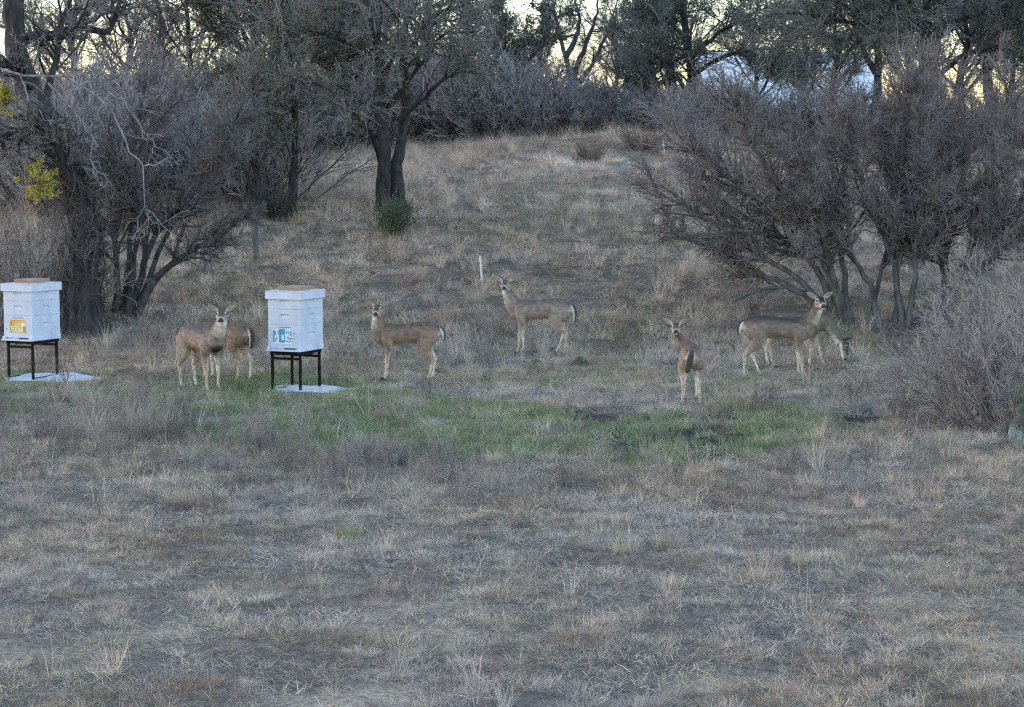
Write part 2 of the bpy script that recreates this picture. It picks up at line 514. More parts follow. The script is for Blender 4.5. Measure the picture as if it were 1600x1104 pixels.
R0 = np.random.default_rng(11)
T_DRY = make_tufts('dry_tuft', [blades(R0, 74, .11, .04, .15, .6, .38, .0030) for _ in range(7)])
T_MAT = make_tufts('litter_tuft', [blades(R0, 60, .14, .03, .11, .9, .2, .0032, .45, 2, .35) for _ in range(6)])
T_TALL = make_tufts('tall_tuft', [blades(R0, 34, .06, .16, .42, .28, .16, .0034, .35, 4) for _ in range(6)])
T_STALK = make_tufts('stalk', [blades(R0, 3, .04, .25, .55, .22, .08, .005, .2, 4) for _ in range(6)])
T_GREEN = make_tufts('green_tuft', [blades(R0, 44, .10, .04, .11, .4, .25, .0050, .35) for _ in range(6)])
T_WEED = make_tufts('dead_weed', [weed(R0, 9, .26) for _ in range(5)])

def wedge(rng, dens, d0, d1, margin=2.2, keep=None):
    hw = .2581 * d1 * 1.06 + margin
    n = int((d1 - d0) * 2 * hw * dens)
    x = rng.uniform(-hw, hw, n); y = rng.uniform(d0, d1, n)
    k = np.abs(x) < .2581 * y * 1.06 + margin
    x, y = x[k], y[k]
    if keep is not None:
        k = rng.random(len(x)) < keep(x, y); x, y = x[k], y[k]
    return x, y

def place(rng, x, y, s0, s1, squash=1.0):
    z = ground(x, y); n = len(x)
    rot = np.stack([rng.normal(0, .12, n), rng.normal(0, .12, n), rng.uniform(0, 6.283, n)], 1)
    s = rng.uniform(s0, s1, n)
    return np.stack([x, y, z], 1), rot, np.stack([s, s, s * squash * rng.uniform(.75, 1.25, n)], 1)

STRAW = np.array([.61, .48, .345]); GREY = np.array([.57, .482, .402]); BROWN = np.array([.37, .27, .19]); ROSE = np.array([.56, .425, .325])
def dry_tint(rng, x, y):
    n = len(x)
    a = fbm(x * .8, y * .8, 120)[:, None]; b = fbm(x * 1.9 + 4, y * 1.9, 130)[:, None]
    c = GREY * (1 - np.clip((a - .35) * 3, 0, 1)) + STRAW * np.clip((a - .35) * 3, 0, 1)
    c = c + (BROWN - c) * np.clip((b - .55) * 4, 0, .8)
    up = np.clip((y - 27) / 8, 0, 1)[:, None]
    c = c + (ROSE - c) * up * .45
    c = c * (1 + .45 * masks(x, y)[5] + .16 * np.clip((y - 27) / 5, 0, 1))[:, None]  # paler knoll; slope grass also brightened in colour to offset tree shade
    return c * rng.uniform(.40, 1.38, (n, 1)) * (1 + rng.normal(0, .04, (n, 3)))

rg = np.random.default_rng(5)
HIVES = [on_ground(463, 608), on_ground(52, 589)]
SHEETS = [(HIVES[0][0] + .19, HIVES[0][1] - .02), (HIVES[1][0] + .22, HIVES[1][1] - .02)]
def kd(f):
    def k(x, y):
        off = np.minimum.reduce([((x - a) / .47) ** 2 + ((y - b + .10) / .52) ** 2 for a, b in SHEETS])
        return k0(x, y) * (off > 1)
    def k0(x, y):
        px, py, g, mud, faint, pale, bare = masks(x, y)
        return np.clip(f(px, py, g, mud, faint, pale, bare, x, y), 0, 1)
    return k
def clumpy(x, y, s, sc=1.3, lo=.38): return np.clip((fbm(x * sc, y * sc, s) - lo) * 5, 0.05, 1)

def do(name, tufts, zones, keep, s0, s1, tintf, label, cat, squash=1.0):
    xs = []; ys = []; ss = []
    for dens, d0, d1, sm in zones:
        x, y = wedge(rg, dens, d0, d1, keep=kd(keep)); xs.append(x); ys.append(y); ss.append(np.full(len(x), sm))
    x = np.concatenate(xs); y = np.concatenate(ys); sm = np.concatenate(ss)[:, None]
    p, r, s = place(rg, x, y, s0, s1, squash)
    scatter(name, tufts, p, r, s * sm, tintf(rg, x, y), label, cat)
    return len(x)

cnt = {}
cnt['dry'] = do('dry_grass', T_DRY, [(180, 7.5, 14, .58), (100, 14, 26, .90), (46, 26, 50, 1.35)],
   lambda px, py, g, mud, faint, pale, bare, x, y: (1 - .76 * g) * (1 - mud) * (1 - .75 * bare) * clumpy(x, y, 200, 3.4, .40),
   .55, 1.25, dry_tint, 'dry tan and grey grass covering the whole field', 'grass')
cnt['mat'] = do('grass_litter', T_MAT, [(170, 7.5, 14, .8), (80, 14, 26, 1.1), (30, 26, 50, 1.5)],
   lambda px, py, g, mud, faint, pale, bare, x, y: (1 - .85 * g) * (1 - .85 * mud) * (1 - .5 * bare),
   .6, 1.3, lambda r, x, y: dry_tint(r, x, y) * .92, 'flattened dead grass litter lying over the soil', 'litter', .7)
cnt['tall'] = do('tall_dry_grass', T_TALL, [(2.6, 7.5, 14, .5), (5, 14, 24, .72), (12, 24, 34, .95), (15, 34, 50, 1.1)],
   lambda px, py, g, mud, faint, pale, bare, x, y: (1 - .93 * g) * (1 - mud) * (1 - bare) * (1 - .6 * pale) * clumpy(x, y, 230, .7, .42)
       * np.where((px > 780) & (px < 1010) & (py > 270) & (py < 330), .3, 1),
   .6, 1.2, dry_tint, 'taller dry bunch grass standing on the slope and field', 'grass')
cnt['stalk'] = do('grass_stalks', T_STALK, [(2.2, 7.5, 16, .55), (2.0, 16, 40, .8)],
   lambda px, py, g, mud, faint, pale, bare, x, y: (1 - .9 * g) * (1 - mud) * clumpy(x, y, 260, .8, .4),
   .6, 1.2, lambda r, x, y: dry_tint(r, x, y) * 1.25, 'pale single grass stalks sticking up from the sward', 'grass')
def green_tint(r, x, y):
    px, py, g, mud, faint, pale, bare = masks(x, y)
    a = fbm(x * 1.6, y * 1.6, 300)[:, None]
    c = np.array([.17, .215, .10]) * (1 - a) + np.array([.33, .355, .195]) * a
    c = c + (np.array([.44, .38, .26]) - c) * (1 - np.clip(g * 1.3, 0, 1))[:, None] * .6
    return c * r.uniform(.7, 1.35, (len(x), 1))
cnt['green'] = do('green_grass', T_GREEN, [(150, 14, 24.5, 1.0), (34, 24.5, 44, 1.4)],
   lambda px, py, g, mud, faint, pale, bare, x, y: np.maximum(g, faint * .5) * (1 - .90 * mud),
   .6, 1.3, green_tint, 'short green grass in the damp hollow around the hives', 'grass')
def weed_keep(px, py, g, mud, faint, pale, bare, x, y):
    z = lambda cx, cy, rx, ry: np.exp(-((px - cx) / rx) ** 2 - ((py - cy) / ry) ** 2)
    m = z(60, 690, 150, 40) + z(340, 690, 110, 25) + z(560, 735, 130, 22) + .6 * z(230, 650, 60, 20) + .5 * z(1400, 620, 90, 40) + .35 * z(800, 760, 300, 25) + .5 * z(720, 500, 120, 40)
    return (1 - mud) * (m + .07) * np.clip((fbm(x * 2, y * 2, 310) - .3) * 4, .1, 1)
cnt['weed'] = do('dead_weeds', T_WEED, [(9, 7.5, 13, .6), (30, 13, 21, 1.0), (12, 21, 40, 1.2)], weed_keep, .6, 1.25,
   lambda r, x, y: np.array([.36, .315, .285]) * r.uniform(.55, 1.35, (len(x), 1)), 'grey lavender dead weeds with fine branching stems', 'weeds')
print('SCATTER', cnt)

# ------------------------------------------------------------------ puddles in the mud
def puddle(pxs):
    pts = [on_ground(a, b) for a, b in pxs]
    zc = max(p[2] for p in pts) + .002
    zc = float(np.mean([p[2] for p in pts])) - .030
    n = len(pts)
    c = np.mean(pts, 0)
    vs_ = [(c[0], c[1], zc)] + [(p[0], p[1], zc) for p in pts]
    me = bpy.data.meshes.new('puddle'); me.from_pydata(vs_, [], [(0, 1 + i, 1 + (i + 1) % n) for i in range(n)]); me.update()
    me.materials.append(M_WATER)
    tag(link('puddle', me), kind='structure')
puddle([(1000, 688), (1014, 690), (1024, 693), (1041, 691), (1056, 694), (1074, 690), (1066, 687), (1070, 684), (1046, 685), (1030, 682), (1019, 686)])
puddle([(1075, 706), (1086, 714), (1106, 720), (1140, 721), (1148, 717), (1128, 713), (1108, 709), (1092, 704)])

# ------------------------------------------------------------------ deer
def catmull(P, n):
    P = np.asarray(P, float); Q_ = np.vstack([2 * P[0] - P[1], P, 2 * P[-1] - P[-2]])
    out = []
    for i in range(len(P) - 1):
        p0, p1, p2, p3 = Q_[i:i + 4]
        for k in range(n):
            t = k / n
            out.append(.5 * ((2 * p1) + (-p0 + p2) * t + (2 * p0 - 5 * p1 + 4 * p2 - p3) * t * t + (-p0 + 3 * p1 - 3 * p2 + p3) * t ** 3))
    out.append(P[-1])
    return np.array(out)

class Loft:
    def __init__(s): s.v = []; s.q = []; s.t = []; s.c = []; s.n = 0
    def add(s, C, S, U, A, B, colf, M=18):
        N = len(C); a = np.arange(M) * 2 * np.pi / M
        v = C[:, None] + S[:, None] * (A[:, None] * np.cos(a)[None])[..., None] + U[:, None] * (B[:, None] * np.sin(a)[None])[..., None]
        t = np.linspace(0, 1, N)[:, None] * np.ones((1, M))
        c = colf(t, np.cos(a)[None] * np.ones((N, 1)), np.sin(a)[None] * np.ones((N, 1)), v)
        idx = s.n + np.arange(N * M).reshape(N, M)
        q = np.stack([idx[:-1], np.roll(idx[:-1], -1, 1), np.roll(idx[1:], -1, 1), idx[1:]], -1).reshape(-1, 4)
        s.v.append(v.reshape(-1, 3)); s.c.append(np.broadcast_to(c, (N, M, 3)).reshape(-1, 3)); s.q.append(q)
        e0 = s.n + N * M; e1 = e0 + 1
        s.v.append(np.array([C[0], C[-1]])); s.c.append(np.array([s.c[-1][0], s.c[-1][-1]]))
        s.t.append(np.stack([np.full(M, e0), np.roll(idx[0], -1), idx[0]], 1))
        s.t.append(np.stack([np.full(M, e1), idx[-1], np.roll(idx[-1], -1)], 1))
        s.n += N * M + 2

def lerp3(a, b, k): return np.asarray(a) * (1 - k[..., None]) + np.asarray(b) * k[..., None]
def sstep(x, a, b):
    t = np.clip((x - a) / (b - a), 0, 1); return t * t * (3 - 2 * t)

def frames(C, hint):
    T = unit(np.gradient(C, axis=0)); hint = np.asarray(hint, float)
    S = unit(np.cross(np.broadcast_to(hint, T.shape), T)); U = np.cross(T, S)
    return S, U

def make_deer(label, foot, yaw, sc, poll, head_dir, neck_mid=None, legs=((0, 0), (0, 0), (0, 0), (0, 0)),
              coat=(.27, .20, .14), dark=(.15, .115, .09), tail='hang', head_up=None, tail_side=0.0, ear=0.0, chest=0.0, head_dark=0.0):
    coat = np.array(coat) * np.array([.86, .82, .82]); dark = np.array(dark) * .66
    white = np.array([.66, .62, .56]); tan = np.array([.40, .31, .22]); cream = np.array([.50, .43, .34])
    L = Loft()
    # torso
    T = np.array([(-.455, .655, .565, .035), (-.43, .69, .525, .07), (-.38, .722, .47, .105), (-.31, .742, .445, .13), (-.21, .748, .452, .138),
                  (-.10, .736, .468, .135), (0, .722, .458, .142), (.10, .716, .442, .143), (.19, .724, .430, .135), (.27, .724, .432, .118),
                  (.34, .70, .46, .095), (.39, .665, .505, .068), (.415, .63, .545, .04)])
    T = catmull(T, 4)
    C = np.stack([T[:, 0], 0 * T[:, 0], (T[:, 1] + T[:, 2]) / 2], 1)
    Sx = np.tile([0, 1.0, 0], (len(C), 1)); Ux = np.tile([0, 0, 1.0], (len(C), 1))
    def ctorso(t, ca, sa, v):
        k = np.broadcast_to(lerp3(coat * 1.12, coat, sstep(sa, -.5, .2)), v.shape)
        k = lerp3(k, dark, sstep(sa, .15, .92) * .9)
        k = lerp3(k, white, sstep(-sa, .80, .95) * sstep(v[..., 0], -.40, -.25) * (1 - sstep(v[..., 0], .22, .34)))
        k = lerp3(k, white, sstep(-v[..., 0], .40, .44) * sstep(np.abs(v[..., 1]), .0, .03) * sstep(.64 - v[..., 2], -.02, .06) * .5)
        k = lerp3(k, dark * .45, chest * sstep(v[..., 0], .29, .35) * (1 - sstep(v[..., 2], .50, .56)))
        return k
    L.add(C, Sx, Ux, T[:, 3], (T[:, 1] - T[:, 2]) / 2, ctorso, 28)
    # neck
    poll = np.array(poll, float)
    n0 = np.array([.24, 0, .575]); n1 = np.array([.335, poll[1] * .10, .645])
    if poll[2] < .5: n1 = np.array([.37, 0, .56])
    nm = np.array(neck_mid) if neck_mid is not None else n1 * .45 + poll * .55 + np.array([.005, 0, -.01])
    C = catmull([n0, n1, nm, poll], 6)
    rr_ = catmull([(.135, .11), (.115, .092), (.080, .068), (.062, .056)], 6)
    S, U = frames(C, (-1, 0, .35) if poll[2] > .5 else (-.4, 0, -1))
    # U points to the nape side after this: fix the sign so that +U is dorsal
    dors = np.array([-1, 0, .8]) if poll[2] > .5 else np.array([.6, 0, 1])
    if (U[-4] * dors).sum() < 0: U = -U; S = -S
    def cneck(t, ca, sa, v):
        k = np.broadcast_to(coat, v.shape)
        k = lerp3(k, dark, sstep(sa, .55, .95) * .7)
        k = lerp3(k, cream * .95, sstep(-sa, -.2, .5) * sstep(t, .25, .55) * .8)
        k = lerp3(k, white, sstep(-sa, .0, .5) * sstep(t, .66, .82))
        return k
    L.add(C, S, U, rr_[:, 1], rr_[:, 0], cneck, 20)
    # head
    h = unit(np.array(head_dir, float)); upv = np.array(head_up if head_up is not None else (0, 0, 1.0))
    hu = unit(upv - h * (upv * h).sum()); hs_ = np.cross(hu, h)
    H = np.array([(-.045, -.004, .030, .032), (-.025, 0, .052, .050), (.01, .002, .063, .060), (.05, .0, .068, .063), (.085, -.006, .060, .057),
                  (.12, -.014, .047, .048), (.155, -.021, .038, .040), (.185, -.026, .034, .036), (.205, -.029, .031, .032), (.220, -.032, .023, .022)])
    H = catmull(H, 4)
    HC = poll + hu * .035
    C = HC[None] + h[None] * H[:, :1] + hu[None] * H[:, 1:2]
    eye_s, eye_u, eye_o = .072, .020, .054
    def chead(t, ca, sa, v):
        s_ = (v - HC) @ h; u_ = (v - HC) @ hu; o_ = np.abs((v - HC) @ hs_)
        k = np.broadcast_to(coat * .95, v.shape)
        k = lerp3(k, dark * .85, sstep(sa, .45, .9) * (1 - sstep(s_, .12, .19)))
        k = lerp3(k, cream, sstep(s_, .09, .14) * (1 - sstep(sa, .2, .7)) * .8)
        k = lerp3(k, white, sstep(-sa, .35, .7) * sstep(s_, -.05, .0))
        de = np.sqrt((s_ - eye_s) ** 2 + (u_ - eye_u) ** 2)
        k = lerp3(k, white * .9, (1 - sstep(de, .020, .034)) * sstep(o_, .03, .045))
        band = sstep(s_, .16, .18) * (1 - sstep(s_, .19, .205))
        k = lerp3(k, cream * 1.05, band * .8)
        k = k * (1 - head_dark * (.55 * sstep(sa, -.6, .1)))[..., None]
        k = lerp3(k, (.02, .02, .021), sstep(s_, .193, .202) * sstep(u_, -.050, -.036))
        return k
    L.add(C, np.tile(hs_, (len(C), 1)), np.tile(hu, (len(C), 1)), H[:, 2], H[:, 3], chead, 24)
    # ears
    for sg in (-1, 1):
        d = unit(hs_ * sg * .88 + hu * (.40 + ear) - h * .12)
        b = HC + hs_ * sg * .036 + hu * .040 - h * .012
        E = catmull([(0, .022, .018), (.028, .038, .015), (.068, .045, .012), (.105, .034, .010), (.132, .017, .008), (.144, .005, .005)], 4)
        C = b[None] + d[None] * E[:, :1] + hu[None] * (.3 * (E[:, :1]) ** 2)
        nrm = unit(h - d * (h * d).sum()); wd = np.cross(d, nrm)
        def cear(t, ca, sa, v):
            k = lerp3(dark * .75, cream * .80, sstep(sa, -.1, .2) * (1 - sstep(np.abs(ca), .58, .82)))
            k = lerp3(k, dark * .8, sstep(t, .86, .97))
            k = lerp3(k, coat * .6, sstep(sa, .0, .3) * (1 - sstep(np.abs(ca), .1, .5)) * sstep(t, .18, .4) * .7)
            return k
        L.add(C, np.tile(wd, (len(C), 1)), np.tile(nrm, (len(C), 1)), E[:, 1], E[:, 2], cear, 16)
    # legs
    feet = []
    for q, (sx, front) in enumerate(((1, 1), (-1, 1), (1, 0), (-1, 0))):
        dx, dy = legs[q]
        if front:
            K = np.array([(.235, .070, .60, .085), (.225, .088, .50, .074), (.205, .086, .41, .048), (.212, .082, .32, .031), (.222, .080, .235, .0265), (.218, .080, .205, .0225),
                          (.216, .080, .13, .0175), (.214, .080, .075, .0195), (.232, .080, .042, .0185), (.243, .080, .018, .0235)])
        else:
            K = np.array([(-.30, .070, .610, .132), (-.275, .086, .52, .128), (-.258, .092, .44, .100), (-.298, .092, .365, .060), (-.352, .088, .305, .033), (-.383, .086, .268, .0285),
                          (-.372, .085, .225, .0235), (-.360, .083, .14, .0180), (-.352, .082, .078, .0200), (-.335, .082, .044, .0185), (-.322, .082, .018, .0235)])
        K[:, 1] *= sx; K[:, 3] *= np.where(K[:, 2] < .30, .90, 1.0)
        fall = np.clip((.50 - K[:, 2]) / .50, 0, 1) ** 1.0
        K[:, 0] += dx * fall; K[:, 1] += dy * fall
        K = catmull(K, 5); C = K[:, :3]
        S, U = frames(C, (1, 0, 0))
        up_c = coat * (1.0 if front else 1.05)
        def cleg(t, ca, sa, v, front=front, sx=sx):
            k = lerp3(tan, up_c, sstep(v[..., 2], .22, .40))
            side = v[..., 1] * sx
            inner = sstep(C[:, None, 1] * sx - side, .0, .02) if True else 0
            k = lerp3(k, white, inner * (1 - sstep(v[..., 2], .36, .48)) * .55)
            edge = sstep((v[..., 0] - C[:, None, 0]) * (1 if not front else -1), .3 * K[:, None, 3], .9 * K[:, None, 3])
            k = lerp3(k, cream * 1.1, edge * (1 - sstep(v[..., 2], .38, .5)) * .6)
            k = lerp3(k, dark * .6, 1 - sstep(v[..., 2], .012, .03))
            return k
        flat = np.clip(1.0 - (K[:, 3] - .045) * 5, .60, 1.0)
        # frames(): S lies across, U along; flatten upper limbs sideways
        yy = np.abs(S[:, 1]) > .7
        L.add(C, S, U, K[:, 3] * np.where(yy, flat, 1), K[:, 3] * np.where(yy, 1, flat), cleg, 14)
        feet.append(C[-1])
    # tail
    ts = tail_side
    TL = {'hang': [(-.435, 0, .665), (-.472, .2 * ts, .62), (-.490, .6 * ts, .54), (-.485, ts, .45), (-.475, ts * 1.1, .40)],
          'short': [(-.435, 0, .665), (-.470, .2 * ts, .635), (-.488, .6 * ts, .58), (-.486, ts, .52), (-.480, ts, .48)]}[tail]
    C = catmull(TL, 5)
    W = catmull([(.034, .030), (.042, .032), (.048, .030), (.038, .022), (.009, .008)], 5)
    T_ = unit(np.gradient(C, axis=0)); S = np.tile([0, 1.0, 0], (len(C), 1)); U = unit(np.cross(T_, S)); U = np.where(U[:, :1] > 0, -U, U)
    def ctail(t, ca, sa, v):
        k = lerp3(white * 1.08, np.maximum(dark * .62, .05), sstep(sa, .05, .35))
        return lerp3(k, white * 1.08, sstep(t, .90, .97))
    L.add(C, S, U, W[:, 0], W[:, 1], ctail, 16)

    src_v = np.concatenate(L.v); src_c = np.concatenate(L.c)
    me = mesh_np('deer_source', src_v, np.concatenate(L.q), np.concatenate(L.t))
    tmp = link('deer_source', me)
    rm = tmp.modifiers.new('remesh', 'REMESH'); rm.mode = 'VOXEL'; rm.voxel_size = .0088; rm.use_smooth_shade = True
    sm = tmp.modifiers.new('smooth', 'SMOOTH'); sm.factor = .5; sm.iterations = 3
    bpy.context.view_layer.update()
    dg = bpy.context.evaluated_depsgraph_get()
    body = bpy.data.meshes.new_from_object(tmp.evaluated_get(dg))
    bpy.data.objects.remove(tmp, do_unlink=True); bpy.data.meshes.remove(me)
    n = len(body.vertices); co = np.zeros(n * 3, np.float32); body.vertices.foreach_get('co', co); co = co.reshape(-1, 3)
    # tubes inside others must not lend their colour: use only source points near the outer skin
    kdt = KDTree(len(src_v))
    for i, p in enumerate(src_v): kdt.insert(p, i)
    kdt.balance()
    cc = np.zeros((n, 4), np.float32); cc[:, 3] = 1
    for i in range(n):
        acc = np.zeros(3); wt = 0
        for (_, j, dist) in kdt.find_n(co[i], 3):
            w = 1 / (dist + .002); acc += src_c[j] * w; wt += w
        cc[i, :3] = acc / wt
    ch = chest * sstep(co[:, 0], .27, .34) * (1 - sstep(co[:, 2], .47, .53)) * sstep(co[:, 2], .37, .41) * (1 - sstep(np.abs(co[:, 1]), .06, .10))
    cc[:, :3] = cc[:, :3] * (1 - ch[:, None]) + dark[None] * .35 * ch[:, None]
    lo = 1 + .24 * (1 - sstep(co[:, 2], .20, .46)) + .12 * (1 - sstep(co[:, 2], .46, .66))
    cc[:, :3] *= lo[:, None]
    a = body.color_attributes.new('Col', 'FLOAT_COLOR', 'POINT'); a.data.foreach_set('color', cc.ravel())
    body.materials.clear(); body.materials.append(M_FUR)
    body.name = 'deer_body'
    root = empty('deer', foot, yaw); root.scale = (sc, sc, sc)
    link('body', body, root)
    import bmesh
    def ball(name, c, ax, mat, sub=2):
        bm = bmesh.new(); bmesh.ops.create_icosphere(bm, subdivisions=sub, radius=1)
        M_ = Matrix((( *h, ), ( *hs_, ), ( *hu, ))).transposed()
        for w in bm.verts:
            w.co = Vector(c) + M_ @ Vector((w.co.x * ax[0], w.co.y * ax[1], w.co.z * ax[2]))
        m_ = bpy.data.meshes.new(name); bm.to_mesh(m_); bm.free(); m_.materials.append(mat)
        m_.polygons.foreach_set('use_smooth', np.ones(len(m_.polygons), bool))
        return link(name, m_, root)
    for sg in (-1, 1):
        ball('eye', HC + h * eye_s + hu * eye_u + hs_ * sg * eye_o, (.020, .0150, .0165), M_EYE)
    ball('nose', HC + h * .211 + hu * (-.021), (.017, .027, .020), M_NOSE)
    for f in feet:
        mb = MB()
        for k in (-1, 1):
            x, y = f[0], f[1] + k * .011
            mb.add([(x - .022, y - .010, -.004), (x + .036, y - .006, -.004), (x + .036, y + .006, -.004), (x - .022, y + .010, -.004),
                    (x - .014, y - .010, .030), (x + .012, y - .009, .034), (x + .012, y + .009, .034), (x - .014, y + .010, .030)],
                   [(0, 3, 2, 1), (4, 5, 6, 7), (0, 1, 5, 4), (1, 2, 6, 5), (2, 3, 7, 6), (3, 0, 4, 7)])
        mb.build('hoof', M_HOOF, root)
    tag(root, label, 'deer', 'deer standing in the clearing')
    return root

def loc_dir(v, yaw):
    c, s = math.cos(-yaw), math.sin(-yaw)
    return (v[0] * c - v[1] * s, v[0] * s + v[1] * c, v[2])
rad = math.radians
def gp(px, py):
    p = on_ground(px, py); return p
yA = rad(-52)
make_deer('grey brown deer with dark chest patch, facing the camera left of the blue-labelled hive', gp(317, 609), yA, .97, (.385, .045, .845),
          loc_dir((.06, -1, -.14), yA), legs=((.0, .0), (.02, .0), (.03, .0), (-.02, 0)), coat=(.28, .228, .18), dark=(.17, .14, .12), chest=.9)
yB = rad(150)
make_deer('brown deer mostly hidden behind another deer, white rump towards the blue-labelled hive', gp(347, 594), yB, .92, (.50, -.06, .42),
          (.45, -.25, -.84), head_up=(1, 0, .5), legs=((.0, 0), (.0, 0), (.05, 0), (-.04, 0)), coat=(.29, .21, .135), dark=(.20, .145, .10), tail_side=.02)
yC = rad(181)
make_deer('reddish brown deer standing broadside beside the blue-labelled hive, head turned to camera', gp(634, 593), yC, .90, (.355, .02, .875),
          loc_dir((-.08, -1, -.16), yC), legs=((.03, 0), (.06, 0), (.05, 0), (.0, 0)), coat=(.30, .213, .155), dark=(.18, .12, .09), tail='short')
yD = rad(171)
make_deer('grey deer with long hanging dark and white tail, standing highest up the slope', gp(841, 553), yD, .96, (.44, .03, .90),
          loc_dir((-.10, -1, -.12), yD), legs=((.05, 0), (.0, 0), (-.03, 0), (.10, 0)), coat=(.31, .25, .195), dark=(.17, .145, .125))
yE = rad(86)
make_deer('small deer seen from behind, dark tail down, looking back over its shoulder', gp(1079, 627), yE, .83, (.33, .19, .875),
          loc_dir((-.06, -1, -.12), yE), neck_mid=(.37, .125, .75), legs=((.0, 0), (.0, 0), (-.02, .03), (-.02, -.03)), coat=(.30, .23, .175), dark=(.18, .135, .105), tail_side=.05)
yF = rad(-3)
make_deer('dark backed deer facing right with white tail tip, in front of a grazing deer', gp(1218, 589), yF, .98, (.465, -.02, .88),
          loc_dir((.10, -1, -.14), yF), legs=((.02, 0), (.07, 0), (.12, 0), (-.10, 0)), coat=(.25, .197, .15), dark=(.065, .054, .047), tail='short')
yG = rad(-2)
make_deer('grazing deer with lowered head, half hidden behind a dark backed deer', gp(1243, 573), yG, .97, (.56, -.02, .31),
          (.22, -.10, -.95), neck_mid=(.47, -.01, .44), head_up=(1, 0, .3), legs=((.15, 0), (-.06, 0), (.0, 0), (.06, 0)), coat=(.20, .16, .123), dark=(.095, .077, .066), head_dark=1.0)

# ------------------------------------------------------------------ bee hives
def text_mesh(s, size):
    cu = bpy.data.curves.new('lettering', 'FONT'); cu.body = s; cu.size = size; cu.extrude = .0004
    cu.align_x = 'CENTER'; cu.align_y = 'CENTER'
    o = bpy.data.objects.new('lettering', cu); COL.objects.link(o)
    bpy.context.view_layer.update()
    me = bpy.data.meshes.new_from_object(o.evaluated_get(bpy.context.evaluated_depsgraph_get()))
    bpy.data.objects.remove(o, do_unlink=True)
    return me

def scoop_wall(mb, o, ux, uz, nrm, w, h, cx, cz, sw, sh, dep):
    o = Vector(o); ux = Vector(ux); uz = Vector(uz); nrm = Vector(nrm)
    P = lambda a, b, d=0: o + ux * a + uz * b - nrm * d
    xs = [0, cx - sw / 2, cx + sw / 2, w]; zs = [0, cz - sh / 2, cz + sh / 2, h]
    for i in range(3):
        for j in range(3):
            if i == 1 and j == 1: continue
            mb.add([P(xs[i], zs[j]), P(xs[i + 1], zs[j]), P(xs[i + 1], zs[j + 1]), P(xs[i], zs[j + 1])], [(0, 1, 2, 3)])
    i = .012
    a, b, c, d = P(xs[1], zs[1]), P(xs[2], zs[1]), P(xs[2], zs[2]), P(xs[1], zs[2])
    e, f = P(xs[2] - i, zs[2] - .004, dep), P(xs[1] + i, zs[2] - .004, dep)
    g, k = P(xs[2] - i, zs[1] + .3 * sh, dep * .5), P(xs[1] + i, zs[1] + .3 * sh, dep * .5)
    mb.add([a, b, c, d, e, f, g, k], [(0, 1, 6, 7), (7, 6, 4, 5), (1, 2, 4, 6), (3, 0, 7, 5), (3, 5, 4, 2)])

